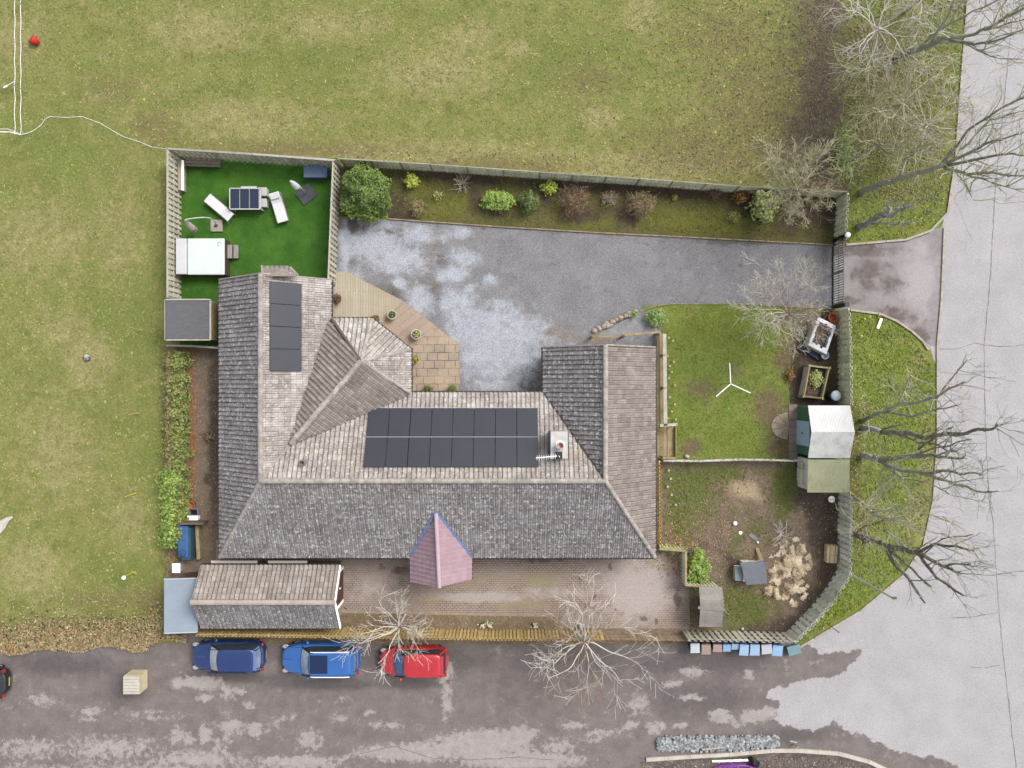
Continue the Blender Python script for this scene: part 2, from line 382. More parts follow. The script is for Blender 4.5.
# planted bed behind the drive
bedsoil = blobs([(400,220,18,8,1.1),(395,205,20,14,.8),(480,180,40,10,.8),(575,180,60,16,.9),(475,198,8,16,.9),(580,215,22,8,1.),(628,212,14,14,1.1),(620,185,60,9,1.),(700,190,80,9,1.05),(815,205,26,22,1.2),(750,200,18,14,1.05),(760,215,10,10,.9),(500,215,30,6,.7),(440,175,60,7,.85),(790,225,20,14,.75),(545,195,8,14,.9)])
bedmoss = blobs([(455,205,30,10,.9),(680,220,50,10,1.),(720,225,40,12,1.),(590,225,30,6,.8),(420,185,14,14,.8),(440,215,30,5,.8)])
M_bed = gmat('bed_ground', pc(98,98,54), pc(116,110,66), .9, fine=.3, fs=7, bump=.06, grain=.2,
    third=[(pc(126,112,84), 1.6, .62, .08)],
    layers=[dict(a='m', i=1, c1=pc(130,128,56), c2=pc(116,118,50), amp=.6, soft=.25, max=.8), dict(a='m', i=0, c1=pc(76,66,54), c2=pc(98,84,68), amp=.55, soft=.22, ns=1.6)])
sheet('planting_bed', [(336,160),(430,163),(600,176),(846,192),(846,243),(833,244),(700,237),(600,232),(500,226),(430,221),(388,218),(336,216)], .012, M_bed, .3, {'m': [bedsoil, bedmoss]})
# artificial turf
M_turf = gmat('artificial_turf', pc(60,106,28), pc(74,122,38), 1.2, fine=.22, fs=12, bump=.04, grain=.2, third=[(pc(84,132,44), .5, .58, .1)])
sheet('artificial_lawn', [(180,158),(337.5,158),(336,296),(222,345),(180,345)], .012, M_turf)
# lawn east of the house
lw_s = blobs([(790,360,14,22,1.),(770,410,18,22,1.),(700,390,22,14,.75),(735,372,12,10,.7),(690,448,10,8,1.1),(790,320,14,12,.9),(780,445,16,12,1.05),(664,380,4,60,.6)])
lw_y = blobs([(710,330,40,16,.8),(760,350,20,16,.7),(740,440,30,14,.7)])
M_lawn = gmat('lawn_grass', pc(118,138,54), pc(138,152,70), .9, fine=.26, fs=7, bump=.05, grain=.2, third=[(pc(150,150,78), .7, .58, .1), (pc(90,108,40), 1.6, .66, .07)],
    layers=[dict(a='m', i=1, c1=pc(144,142,60), c2=pc(130,138,56), amp=.5, soft=.3, max=.7), dict(a='m', i=0, c1=pc(116,100,80), c2=pc(136,124,88), amp=.55, soft=.25, ns=2.)])
sheet('lawn', [(640,306),(668,304),(740,304),(833,308),(840,310),(842,470),(805,462),(660,461),(660,345),(652,320)], .014, M_lawn, .3, {'m': [lw_s, lw_y]})
sheet('bed_soil', [(797,318),(806,310),(843,310),(845,470),(795,470),(790,405),(788,380)], .018, gmat('dark_soil', pc(82,70,60), pc(104,90,78), 1.3, fine=.35, fs=8, bump=.08, grain=.3, third=[(pc(110,116,66), 1.5, .64, .06)]), 0, None, .08)
# hen run
rn_g = blobs([(690,490,26,30,1.),(680,520,14,22,1.),(785,490,14,24,1.1),(790,475,12,12,1.),(720,475,24,10,.8),(745,610,30,20,1.),(730,600,16,16,.9),(760,530,14,16,.6),(705,470,40,6,.9),(733,545,8,30,.6)])
rn_s = blobs([(748,490,11,7,1.25),(738,488,10,10,.8),(760,500,8,6,.7)])
rn_d = blobs([(825,520,16,34,1.25),(810,500,18,16,1.),(830,580,14,16,1.2),(815,600,20,18,1.),(790,625,24,10,1.),(830,480,16,20,1.),(770,630,30,8,.9),(705,545,16,12,.6),(730,560,8,8,.9)])
M_run = gmat('hen_run_soil', pc(156,134,118), pc(132,118,96), 1.1, fine=.34, fs=8, bump=.07, grain=.3, third=[(pc(164,142,120), 2., .63, .07), (pc(108,112,62), 1.2, .62, .08)],
    layers=[dict(a='m', i=0, c1=pc(104,118,52), c2=pc(118,126,66), amp=.6, soft=.25, ns=1.7, max=.9), dict(a='m', i=1, c1=pc(204,184,152), c2=pc(184,164,132), amp=.4, soft=.25), dict(a='m', i=2, c1=pc(88,76,66), c2=pc(110,96,84), amp=.5, soft=.25)])
sheet('hen_run', [(655,461),(845,461),(845,575),(822,608),(795,637),(690,637),(689,586),(686,552),(657,549)], .016, M_run, .3, {'m': [rn_g, rn_s, rn_d]})
# block paving, border strip, side path
yd_p = blobs([(640,590,36,26,1.05),(480,597,50,5,1.),(560,592,60,4,.8),(600,575,26,10,.5),(375,590,40,20,.6),(655,580,20,30,.8)])
yd_m = blobs([(540,580,18,8,1.),(520,605,30,5,1.),(430,600,26,6,.8),(460,580,60,8,.7),(660,565,14,8,.9),(400,598,30,6,.6)])
yd_d = blobs([(594,596,2.5,4.3,1.1),(587,606,3.1,3.7,1.1),(583,596,1.9,3.7,1.),(609,566,2.5,3.1,1.1),(598,611,3.1,2.5,1.),(616,611,3.1,1.9,1.),(643,618,3.1,3.1,1.2),(657,622,3.1,2.5,1.2),(515,572,2.5,1.9,1.),(580,580,1.9,2.5,1.),(540,560,40.0,3.0,.9),(678,600,5.0,18.6,.8),(345,608,3.7,2.5,1.),(400,570,30.0,8.0,.6)])
M_pave = brickmat('block_paving', pc(190,170,156), pc(174,154,142), pc(124,110,100), .24, .13, .022, 0, fine=.24, var=pc(184,168,156),
    layers=[dict(a='m', i=1, c1=pc(176,162,124), amp=.5, soft=.25, max=.65), dict(a='m', i=0, c1=pc(202,190,184), amp=.5, soft=.25, max=.8), dict(a='m', i=2, c1=pc(112,96,88), amp=.5, soft=.12, max=.85)])
sheet('paved_yard', [(216,540),(692,540),(692,629),(560,628),(560,616),(440,614),(345,611),(345,640),(216,640)], .010, M_pave, .3, {'m': [yd_p, yd_m, yd_d]})
M_strip = gmat('strip_soil', pc(158,138,112), pc(136,118,98), 2., fine=.35, fs=9, bump=.05, grain=.35, third=[(pc(120,110,74), 2., .63, .06)])
sheet('border_strip', [(200,608),(345,611),(440,614),(560,616),(560,628),(692,629),(692,644),(200,644)], .013, M_strip)
M_path = gmat('side_path_gravel', pc(158,140,120), pc(140,124,108), 1.3, fine=.32, fs=9, bump=.05, grain=.4, third=[(pc(176,160,140), 2.6, .65, .05), (pc(130,92,62), 1.4, .65, .06)],
    layers=[dict(a='m', i=0, c1=pc(96,84,76), c2=pc(110,96,84), amp=.5, soft=.25), dict(a='m', i=1, c1=pc(184,120,74), c2=pc(150,110,80), amp=.6, soft=.25, max=.8)])
sheet('side_path', [(166,344),(222,344),(222,590),(166,590)], .008, M_path, .3, {'m': [blobs([(214,440,6,90,.9),(208,438,6,5,1.1),(208,478,5,6,1.)]), blobs([(190,400,4,50,1.),(192,450,4,60,1.),(180,350,20,6,.8)])]})
# patio: timber deck, wide treads, slabs
M_deck = brickmat('deck_boards', pc(212,203,182), pc(200,189,166), pc(140,126,104), 3.6, .15, .008, R(90), fine=.14, var=pc(188,170,142))
M_tread = brickmat('wide_boards', pc(190,170,152), pc(178,160,144), pc(120,104,92), 3.2, .42, .012, R(-37), fine=.16, var=pc(206,184,160))
M_slab = brickmat('stone_slabs', pc(194,172,150), pc(168,156,146), pc(96,86,76), .62, .46, .024, 0, fine=.2, var=pc(210,190,160), offset=.35)
sheet('timber_deck', [(334,272),(347,272),(403,301),(383,323),(370,330),(333,330)], .10, M_deck)
sheet('boarded_path', [(403,301),(436,326),(412,348),(395,352),(372,330),(383,323)], .06, M_tread)
sheet('slab_patio', [(436,326),(459,345),(460,392),(460,398),(400,398),(400,350),(412,348)], .04, M_slab)
sheet('grey_chippings', [(598,335),(622,321),(642,313),(655,309),(664,309),(660,334)], .016, gmat('chippings', pc(168,168,170), pc(150,150,152), 1.5, fine=.2, grain=.4))
sheet('yard_threshold', [(338,604),(300,604),(300,612),(560,617),(560,615),(346,610)], .018, mk('edging_concrete', pc(188,170,148), pc(168,150,130)))
# the ditch of rubble south of the lane's kerb
M_rub = gmat('rubble_ground', pc(104,94,90), pc(136,124,116), 1.8, fine=.4, fs=7, bump=.1, grain=.45, third=[(pc(186,180,176), 3., .64, .05), (pc(160,120,98), .9, .62, .06)])
sheet('rubble_strip', [(640,762),(700,756),(760,754),(800,752),(838,756),(870,765),(905,782),(950,830),(640,830)], .012, M_rub)

# cracks and joints in the asphalt
mb = MB()
def crack(pts, wd=.05, z=.0105):
    q = [P(*p) for p in pts]; out = []
    for i in range(len(q)-1):
        k = max(1, int((q[i+1]-q[i]).length/.25))
        for j in range(k):
            p = q[i].lerp(q[i+1], j/k); n = mnoise.noise_vector(p*2.3)*.05; out.append(Vector((p.x+n.x, p.y+n.y, z)))
    out.append(Vector((q[-1].x, q[-1].y, z)))
    for a, b in zip(out, out[1:]):
        s_ = (b-a).cross(Vector((0, 0, 1))).normalized()*wd*.5*rng.uniform(.5, 1.2)
        mb.face((a-s_, b-s_, b+s_, a+s_))
crack([(1014,0),(1003,110),(995,190),(990,280),(984,345),(985,420),(988,480),(993,525),(998,595),(1000,625),(1006,680),(1016,768)], .05)
crack([(938,349),(958,349),(975,343),(985,345),(1000,347),(1024,345)], .045); crack([(940,422),(960,422)], .04); crack([(960,444),(985,443)], .04)
crack([(998,574),(1024,571)], .05); crack([(951,618),(972,617),(998,612)], .05); crack([(970,667),(985,668),(1000,665)], .035)
crack([(940,372),(970,375),(985,372)], .03); crack([(942,392),(965,398)], .03); crack([(946,425),(952,430),(966,430)], .03)
crack([(992,200),(1000,204),(1024,202)], .03); crack([(944,232),(939,345)], .02)
crack([(360,754),(395,746),(430,758),(470,760),(520,757),(555,760)], .05); crack([(398,746),(405,754)], .04)
tag(mb.build('road_cracks', mk('crack_tar', pc(118,112,112), pc(150,144,144), 4.)), kind='structure')

# kerbs and edgings, real steps
M_kerb = mk('kerb_concrete', pc(206,198,186), pc(176,166,152), 3., fine=.15)
M_edge = mk('edging_stone', pc(186,170,146), pc(140,126,104), 3., fine=.2)
def kerb(name, pix, wd, h, m, z0=-.02, gap=.9):
    mb = MB(); q = [P(*p) for p in pix]
    for a, b in zip(q, q[1:]):
        n = max(1, int((b-a).length/gap))
        for j in range(n):
            s_, e_ = a.lerp(b, j/n), a.lerp(b, (j+1)/n - .008)
            o = rng.uniform(-.006, .006)
            mb.bar((s_.x, s_.y, z0+(h-z0)/2+o), (e_.x, e_.y, z0+(h-z0)/2+o), wd, h-z0, tint=rng.random())
    return tag(mb.build(name, m), kind='structure')
kerb('kerb', [(982,-200),(967,0),(960,90),(955,160),(947,213),(930,231),(905,240),(845,245)], .12, .11, M_kerb)
kerb('kerb', [(850,310),(880,314),(896,321),(911,331),(922,341),(928,350)], .12, .11, M_kerb)
kerb('kerb', [(944,228),(941,300),(937,345),(937,440),(933,500),(923,545),(904,574),(860,611),(799,647)], .12, .09, M_kerb)
kerb('driveway_edging', [(388,219),(430,222),(500,227),(600,233),(700,238),(832,245)], .07, .10, M_edge)
kerb('driveway_edging', [(640,311),(655,306),(670,304),(740,304),(832,309)], .06, .07, M_edge)
kerb('kerb', [(646,759),(690,756),(729,754),(770,750),(798,750),(838,753),(868,761),(900,776),(930,800)], .22, .12, mk('new_kerb', pc(226,220,210), pc(204,192,176), 2.))
# ------------------------------------------------------------------ house
ZE, ZR = 2.6, 5.0
H0 = (-4., -4., 0.)
house = thing('bungalow', 'sprawling grey tiled bungalow with black solar panels and three joined wings', 'house', H0)
def tilemat(name, c1, c2, lich, spot, lo, th, moss=None):
    t = NT(name)
    col = t.mix(t.rng(t.noise(.9, 6, .7), .36, .64), c1, c2)
    col = t.mix(t.rng(t.noise(.8, 6, .72, off=9), lo, lo+.17, 0, .85), col, lich)
    if moss: col = t.mix(t.rng(t.noise(.8, 5, .7, off=31), .56, .72, 0, .7), col, moss)
    col = t.mix(1., col, t.gray(t.rng(t.attr('tint').outputs['Fac'], 0, 1, .72, 1.28)), 'MULTIPLY')
    col = t.mix(t.rng(t.noise(6.5, 3, .85, off=3), th, th+.06, 0, .85), col, spot)
    col = t.mix(t.rng(t.noise(1.7, 6, .8, off=63), .66, .74, 0, .8), col, spot)
    col = t.mix(1., col, t.gray(t.rng(t.attr('tint').outputs['Fac'], .0, .06, .42, 1.)), 'MULTIPLY')  # step shadow and dirt painted into risers, grooves and course strips
    col = t.mix(1., col, t.gray(t.rng(t.noise(14, 4, .7), .3, .7, .8, 1.2)), 'MULTIPLY')
    return t.done(col, .88, .2)
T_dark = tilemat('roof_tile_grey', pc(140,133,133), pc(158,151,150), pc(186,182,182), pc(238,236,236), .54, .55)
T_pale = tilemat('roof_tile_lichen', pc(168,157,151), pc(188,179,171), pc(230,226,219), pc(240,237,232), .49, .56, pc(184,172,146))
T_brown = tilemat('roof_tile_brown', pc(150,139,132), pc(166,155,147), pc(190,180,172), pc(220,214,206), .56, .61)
M_ridge = mk('ridge_mortar', pc(204,197,188), pc(160,150,140), 3.5, tint=.2, fine=.22, fs=14)
M_gutter = mk('gutter_black', pc(52,46,46), pc(64,56,54), 2., .5)
M_fascia = mk('fascia_brown', pc(86,66,58), pc(98,76,66), 2., .6)
M_harl = mk('harled_wall', pc(206,190,172), pc(190,172,154), 2., .9, fine=.15, bump=.01, fs=40)
M_glass = mk('window_glass', (.05, .065, .075, 1), rough=.08, spec=.6)
M_white = mk('white_upvc', (.78, .79, .78, 1), rough=.45)
M_brownw = mk('brown_frame', pc(94,64,54), rough=.5)

def tile_slope(name, poly, mat, parent, tw=.25, tv=.335, lift=.0, base=True, kk=1.):
    poly = [Vector(p) for p in poly]
    n = (poly[1]-poly[0]).cross(poly[2]-poly[1]).normalized()
    if n.z < 0: poly = poly[::-1]; n = -n
    # eave = the lowest edge
    k = min(range(len(poly)), key=lambda i: poly[i].z + poly[(i+1) % len(poly)].z)
    a, b = poly[k], poly[(k+1) % len(poly)]
    u = (b-a); u.z = 0; u = u.normalized()
    v = n.cross(u).normalized(); u = v.cross(n).normalized()
    us = [(p-a).dot(u) for p in poly]; vs = [(p-a).dot(v) for p in poly]
    bm = bmesh.new(); lay = bm.faces.layers.float.new('tint')
    j0, j1 = -1, int(max(vs)/tv)+1; i0, i1 = int(min(us)/tw)-1, int(max(us)/tw)+2
    prof = ((0, -.02*kk), (.018, .0), (.13, .0), (.165, .032*kk), (.245, .032*kk), (.284, .0))
    for j in range(j0, j1):
        cols = []
        for i in range(i0, i1):
            for du, h in prof:
                uu = i*tw + du*tw/.30; lo = j*tv; up = (j+1.06)*tv
                q = a + u*uu + n*(h+lift)
                cols.append((bm.verts.new(q + v*lo), bm.verts.new(q + v*lo + n*.06*kk), bm.verts.new(q + v*up + n*.012*kk), bm.verts.new(q + v*(lo-.035) + n*.026*kk), bm.verts.new(q + v*(lo+.004) + n*.024*kk)))
        tt = 0.
        for c in range(len(cols)-1):
            if c % 6 == 0: tt = min(1, max(.12, rng.gauss(.5, .2)))
            A, B = cols[c], cols[c+1]
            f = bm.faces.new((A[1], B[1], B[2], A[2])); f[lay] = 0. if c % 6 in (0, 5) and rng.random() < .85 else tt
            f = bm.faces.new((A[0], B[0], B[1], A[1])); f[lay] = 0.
            f = bm.faces.new((A[3], B[3], B[4], A[4])); f[lay] = rng.uniform(.02, .05)  # dark strip below each course paints in step shadow and dirt
    for i in range(len(poly)):
        p, q = poly[i], poly[(i+1) % len(poly)]
        out = (q-p).cross(n).normalized()
        ext = .05 if i == k else 0.
        bmesh.ops.bisect_plane(bm, geom=bm.verts[:]+bm.edges[:]+bm.faces[:], plane_co=p+out*ext, plane_no=out, clear_outer=True)
    if base:
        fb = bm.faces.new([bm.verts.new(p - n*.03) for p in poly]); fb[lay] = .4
    off = OFF.get(parent.name, Vector((0, 0, 0)))
    for vv in bm.verts: vv.co -= off
    me = bpy.data.meshes.new(name); bm.to_mesh(me); bm.free(); me.materials.append(mat)
    o = bpy.data.objects.new(name, me); COL.objects.link(o); o.parent = parent; OFF[o.name] = off
    return o
def ridge(name, a, b, parent, r=.14, mat=None, sep=.42):
    a, b = Vector(a), Vector(b); d = (b-a).normalized(); side = d.cross(Vector((0, 0, 1))).normalized(); up = side.cross(d)
    n = max(1, int((b-a).length/sep)); mb = MB()
    for j in range(n):
        p, q = a.lerp(b, j/n), a.lerp(b, (j+1.05)/n); t_ = min(1, max(0, rng.gauss(.5, .2)))
        rr = ((p, r*1.06), (q, r*.94)); vs = []
        for c, rad in rr:
            for k in range(7):
                an = math.pi*(k/6*1.2 - .1); vs.append(c + side*math.cos(an)*rad*1.05 + up*(math.sin(an)*rad*.8 - .01))
        mb.raw(vs, [(k, k+1, k+8, k+7) for k in range(6)] + [tuple(range(7))], t_)
    return mb.build(name, mat or M_ridge, parent)
def gutter(pts, parent, m=None):
    mb = MB(); mb.tube(pts, .065, 6); return mb.build('gutter', m or M_gutter, parent)

XL, XR1, XM = -16.12, -10.0, -13.1          # left wing: west eave, east eave, ridge
YS, YN, YM = -9.55, -.50, -5.05             # main range: south eave, north eave, ridge
XE1, XE, XME = 1.74, 7.88, 4.86              # right wing
YTL, YTR = 5.74, 2.02
k_e = (ZR-ZE)/(YN-YM)
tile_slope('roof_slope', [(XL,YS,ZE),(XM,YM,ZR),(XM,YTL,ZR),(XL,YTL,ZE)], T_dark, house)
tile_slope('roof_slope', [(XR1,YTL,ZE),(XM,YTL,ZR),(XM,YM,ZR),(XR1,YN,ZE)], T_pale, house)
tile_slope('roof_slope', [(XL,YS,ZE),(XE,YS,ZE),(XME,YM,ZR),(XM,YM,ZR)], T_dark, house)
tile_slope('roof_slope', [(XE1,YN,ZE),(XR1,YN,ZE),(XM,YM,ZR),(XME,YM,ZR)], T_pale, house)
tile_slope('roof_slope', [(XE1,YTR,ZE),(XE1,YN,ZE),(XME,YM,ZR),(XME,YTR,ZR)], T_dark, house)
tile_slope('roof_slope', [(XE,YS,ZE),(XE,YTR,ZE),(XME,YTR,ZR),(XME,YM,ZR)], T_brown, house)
# entrance wing with the half octagon end
ZP = 4.08
Pp = P(361, 361, ZP); Rr = P(291, 443.5, ZP)
c1, c2, c3, c4, c0 = P(332,319,ZE), P(372,319,ZE), P(410.5,349.5,ZE), P(410.5,393,ZE), None
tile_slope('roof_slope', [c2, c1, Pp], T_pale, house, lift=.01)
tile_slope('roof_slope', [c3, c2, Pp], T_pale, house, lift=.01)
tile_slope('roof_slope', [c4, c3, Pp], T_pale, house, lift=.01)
wq = P(330.5,321,ZE+.06); sq = P(409,394.5,ZE+.06)
tile_slope('roof_slope', [wq, Pp, Rr], T_dark, house, lift=.05) if False else None
def free_slope(poly, eave_dir, mat, lift):
    """a slope whose lowest edge is a valley, so tiles follow the given eave direction"""
    poly = [Vector(p) for p in poly]; n = (poly[1]-poly[0]).cross(poly[2]-poly[1]).normalized()
    if n.z < 0: poly = poly[::-1]; n = -n
    u = Vector(eave_dir); u = (u - n*u.dot(n)).normalized(); v = n.cross(u).normalized()
    if v.z < 0: u, v = -u, -v
    a = min(poly, key=lambda p: p.dot(v)); us = [(p-a).dot(u) for p in poly]; w0, w1 = min(us)-.5, max(us)+.5
    h = max((p-a).dot(v) for p in poly)+.3
    big = [a+u*w0-v*.2, a+u*w1-v*.2, a+u*w1+v*h, a+u*w0+v*h]
    o = tile_slope('roof_slope', big, mat, house, lift=lift, base=False)
    bm = bmesh.new(); bm.from_mesh(o.data); off = OFF[house.name]
    for i in range(len(poly)):
        p, q = poly[i], poly[(i+1) % len(poly)]; out = (q-p).cross(n).normalized()
        bmesh.ops.bisect_plane(bm, geom=bm.verts[:]+bm.edges[:]+bm.faces[:], plane_co=p-off, plane_no=out, clear_outer=True)
    bm.to_mesh(o.data); bm.free()
    return o
rd = (Pp-Rr)
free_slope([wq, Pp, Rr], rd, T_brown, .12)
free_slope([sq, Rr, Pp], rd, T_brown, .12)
gab = .12
ridge('ridge_tiles', (XM,YTL,ZR+.05), (XM,YM,ZR+.05), house, .13)
ridge('ridge_tiles', (XM,YM,ZR+.06), (XME,YM,ZR+.06), house, .13)
ridge('ridge_tiles', (XME,YTR,ZR+.05), (XME,YM,ZR+.05), house, .13)
ridge('hip_tiles', (XL,YS,ZE+.06), (XM,YM,ZR+.06), house, .10)
ridge('hip_tiles', (XE,YS,ZE+.06), (XME,YM,ZR+.06), house, .11)
ridge('ridge_tiles', Rr+Vector((0,0,.14)), Pp+Vector((0,0,.1)), house, .13)
for c in (c2, c3): ridge('hip_tiles', Vector(c)+Vector((0,0,.05)), Pp+Vector((0,0,.05)), house, .10)
ridge('hip_tiles', Vector(c4)+Vector((0,0,.08)), Pp+Vector((0,0,.1)), house, .10)
ridge('hip_tiles', Vector(c1)+Vector((0,0,.08)), Pp+Vector((0,0,.1)), house, .09, mk('valley_dark', pc(112,100,94)))
# valley gutters, dark leaded lines
M_lead = mk('lead_dark', pc(70,64,62), rough=.6)
for a_, b_ in (((XE1+.03,YN-.02,ZE+.08), (XME-.03,YM+.05,ZR+.06)), (wq+Vector((0,0,.06)), Rr+Vector((0,0,.1))), (sq+Vector((0,0,.06)), Rr+Vector((0,0,.1)))):
    mb = MB(); mb.bar(a_, b_, .08, .05); mb.build('valley_gutter', M_lead, house)
mb = MB(); mb.bar((XR1-.05,YN-.05,ZE+.05), (XM+.1,YM+.1,ZR+.03), .10, .05)
mb.build('valley_gutter', mk('lead_pale', pc(176,166,154)), house)
# gablet canopy beyond the north verge of the left wing
gz = 4.15
g1, g2, g3, g4 = P(262,268.5,4.6), P(290,267,4.6), P(297,274.5,4.15), P(262,276,4.7)
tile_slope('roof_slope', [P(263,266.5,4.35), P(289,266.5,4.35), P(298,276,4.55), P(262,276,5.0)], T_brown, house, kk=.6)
for a_, b_ in ((P(290,267,4.42), P(298,275,4.5)), (P(261.5,265.5,4.4), P(262.5,273,4.95))):
    mb = MB(); mb.bar(a_, b_, .09, .05); mb.build('verge_trim', M_ridge, house)
# verges, gutters
for x, y in ((XL, YTL), (XE1, YTR)):
    xm, x2 = (XM, XR1) if x == XL else (XME, XE)
    for xx in (x, x2): mb = MB(); mb.bar((xx,y+.02,ZE+.03), (xm,y+.02,ZR+.03), .07, .16); mb.build('verge_trim', M_ridge, house)
gutter([(XL-.06,YTL,ZE-.06),(XL-.06,YS,ZE-.06)], house); gutter([(XL,YS-.06,ZE-.06),(XE,YS-.06,ZE-.06)], house)
gutter([(XE+.06,YS,ZE-.06),(XE+.06,YTR,ZE-.06)], house); gutter([(XE1-.06,YTR,ZE-.06),(XE1-.06,YN+.06,ZE-.06),(c4.x,YN+.06,ZE-.06)], house)
gutter([c4+Vector((.05,0,-.05)), c3+Vector((.05,.02,-.05)), c2+Vector((.02,.06,-.05)), Vector((XR1+.06,c1.y+.06,ZE-.05)), Vector((XR1+.06,YTL,ZE-.05))], house)
# walls
ov = .33
foot = [(XL+ov,YTL-.15),(XL+ov,YS+ov),(XE-ov,YS+ov),(XE-ov,YTR-.15),(XE1+ov,YTR-.15),(XE1+ov,YN-ov),(c4.x-ov,YN-ov),(c3.x-ov,c3.y-.15),(c2.x-.15,c2.y-ov),(XR1-ov,c1.y-ov),(XR1-ov,YTL-.15)]
mb = MB(); mb.prism(foot, 0, 2.62)
for x, xm, x2, y in ((XL+ov,XM,XR1-ov,YTL-.15),(XE1+ov,XME,XE-ov,YTR-.15)):
    z_ = ZE+.0; zt = ZR-.2
    vs = [(x,y,z_),(x2,y,z_),(xm,y,zt),(x,y-.25,z_),(x2,y-.25,z_),(xm,y-.25,zt)]
    mb.raw(vs, [(0,1,2),(5,4,3),(0,2,5,3),(1,4,5,2)])
mb.build('wall', M_harl, house)
def window(x, y, z, w_, h_, ax, parent, fm=M_brownw):
    """ax: outward direction 'n','s','e','w'"""
    dx, dy = {'n':(0,1),'s':(0,-1),'e':(1,0),'w':(-1,0)}[ax]
    f = MB(); g = MB()
    sz = (w_, .08, h_) if dy else (.08, w_, h_)
    f.box((x+dx*.02, y+dy*.02, z), sz); o = f.build('window', fm, parent)
    for k in (-.25, .25):
        c = (x+dx*.055+(k*w_ if dy else 0), y+dy*.055+(k*w_ if dx else 0), z)
        g.box(c, (w_*.42, .03, h_*.86) if dy else (.03, w_*.42, h_*.86))
    g.build('pane', M_glass, o)
for x in (-14.,-11.2,-8.,-.5,2.2,5.8): window(x, YS+ov, 1.5, 1.5, 1.15, 's', house)
for y in (-7.5,-3.,1.2,4.): window(XL+ov, y, 1.5, 1.2, 1.1, 'w', house)
for y in (-6.,-1.5): window(XE-ov, y, 1.5, 1.2, 1.1, 'e', house)
window(-1.8, YN-ov, 1.5, 1.8, 1.15, 'n', house); window(XM, YTL-.15, 1.5, 1.8, 1.2, 'n', house)
mb = MB(); mb.box((4.86,YTR-.13,1.15),(4.2,.08,2.2)); gd = mb.build('garage_door', M_white, house)
# entrance porch with new purple tiles
T_new = mk('roof_tile_plum', pc(182,152,162), pc(194,164,172), 1.8, .8, tint=.1)
zr = 4.05
pa, pb = P(436,513,zr), P(439.5,587,zr); pe, pw = P(470.5,579,ZE), P(411.5,581.5,ZE); pe0, pw0 = P(470.5,556,ZE), P(411.5,556,ZE)
tile_slope('porch_roof', [pw0, pw, pb, pa], T_new, house, lift=.07, kk=.55)
tile_slope('porch_roof', [pe, pe0, pa, pb], T_new, house, lift=.07, kk=.55)
ridge('ridge_tiles', pa+Vector((0,0,.1)), pb+Vector((0,0,.1)), house, .1, mk('ridge_plum', pc(214,192,198), pc(206,182,188), tint=.05))
mb = MB()
for q0 in (pw0, pe0):
    sgn = -1 if q0 is pw0 else 1
    mb.bar(q0+Vector((sgn*.05,0,.12)), pa+Vector((sgn*.04,.06,.12)), .12, .03, tint=.5)
mb.build('roof_membrane', mk('blue_membrane', pc(130,156,208), pc(108,132,182), 4., .6), house)
gutter([pw0+Vector((-.06,0,-.05)), pw+Vector((-.06,0,-.05))], house); gutter([pe0+Vector((.06,0,-.05)), pe+Vector((.06,0,-.05))], house)
mb = MB(); mb.prism([(pw.x+.2,YS+ov),(pe.x-.2,YS+ov),(pe.x-.2,pe.y+.25),(pw.x+.2,pw.y+.25)], 0, 2.6)
xm = pb.x; yy = pe.y+.25
mb.raw([(pw.x+.2,yy,2.6),(pe.x-.2,yy,2.6),(xm,yy,3.95),(pw.x+.2,yy+.2,2.6),(pe.x-.2,yy+.2,2.6),(xm,yy+.2,3.95)], [(0,1,2),(5,4,3),(0,2,5,3),(1,4,5,2)])
mb.build('porch_wall', M_harl, house)
mb = MB(); mb.box((xm,yy-.03,1.05),(1.0,.08,2.1)); dr = mb.build('door', M_brownw, house)
mb = MB(); mb.box((xm+.38,yy-.1,1.05),(.05,.06,.16)); mb.build('handle', M_white, dr)
mb = MB(); mb.box((0.2,-9.75,.06),(2.0,.75,.12)); mb.build('door_step', mk('step_concrete', pc(204,186,172), pc(190,172,158), fine=.1), house)
# solar panels
def panelmat():
    t = NT('solar_cells')
    b = t.n.new('ShaderNodeTexBrick'); t.l.new(t.tc, b.inputs['Vector']); b.offset = 0
    b.inputs['Scale'].default_value = 1; b.inputs['Brick Width'].default_value = .19; b.inputs['Row Height'].default_value = .095
    b.inputs['Mortar Size'].default_value = .004
    b.inputs['Color1'].default_value = pc(50,52,62); b.inputs['Color2'].default_value = pc(54,56,66); b.inputs['Mortar'].default_value = pc(66,68,80)
    t.b.inputs['Coat Weight'].default_value = .25; t.b.inputs['Coat Roughness'].default_value = .25
    col = t.mix(1., b.outputs['Color'], t.gray(t.rng(t.noise(.6, 3), .3, .7, .93, 1.08)), 'MULTIPLY')
    return t.done(col, .4, .3)
M_cells = panelmat(); M_pframe = mk('panel_frame', pc(38,40,48), rough=.4, metal=.0); M_rail = mk('panel_rail', pc(196,198,204), rough=.4)
def panel(o_, u, v, n, w_, h_):
    b = MB(); t_ = .04; c = [o_+u*x+v*y for x, y in ((0,0),(w_,0),(w_,h_),(0,h_))]
    vs = [p+n*.10 for p in c]+[p+n*.14 for p in c]
    b.raw(vs, ((0,3,2,1),(0,1,5,4),(1,2,6,5),(2,3,7,6),(3,0,4,7)))
    e = .016; q = [o_+u*x+v*y+n*.141 for x, y in ((e,e),(w_-e,e),(w_-e,h_-e),(e,h_-e))]
    T = [p+n*.14 for p in c]
    for i in range(4): b.face((T[i], T[(i+1) % 4], q[(i+1) % 4], q[i]))
    f = b.build('solar_panel', M_pframe, house)
    g = MB(); g.face(q); g.build('cell_sheet', M_cells, f)
nS = Vector((0, ZR-ZE, YN-YM)).normalized(); vS = Vector((0, -(YN-YM), ZR-ZE)).normalized(); uS = Vector((1, 0, 0))
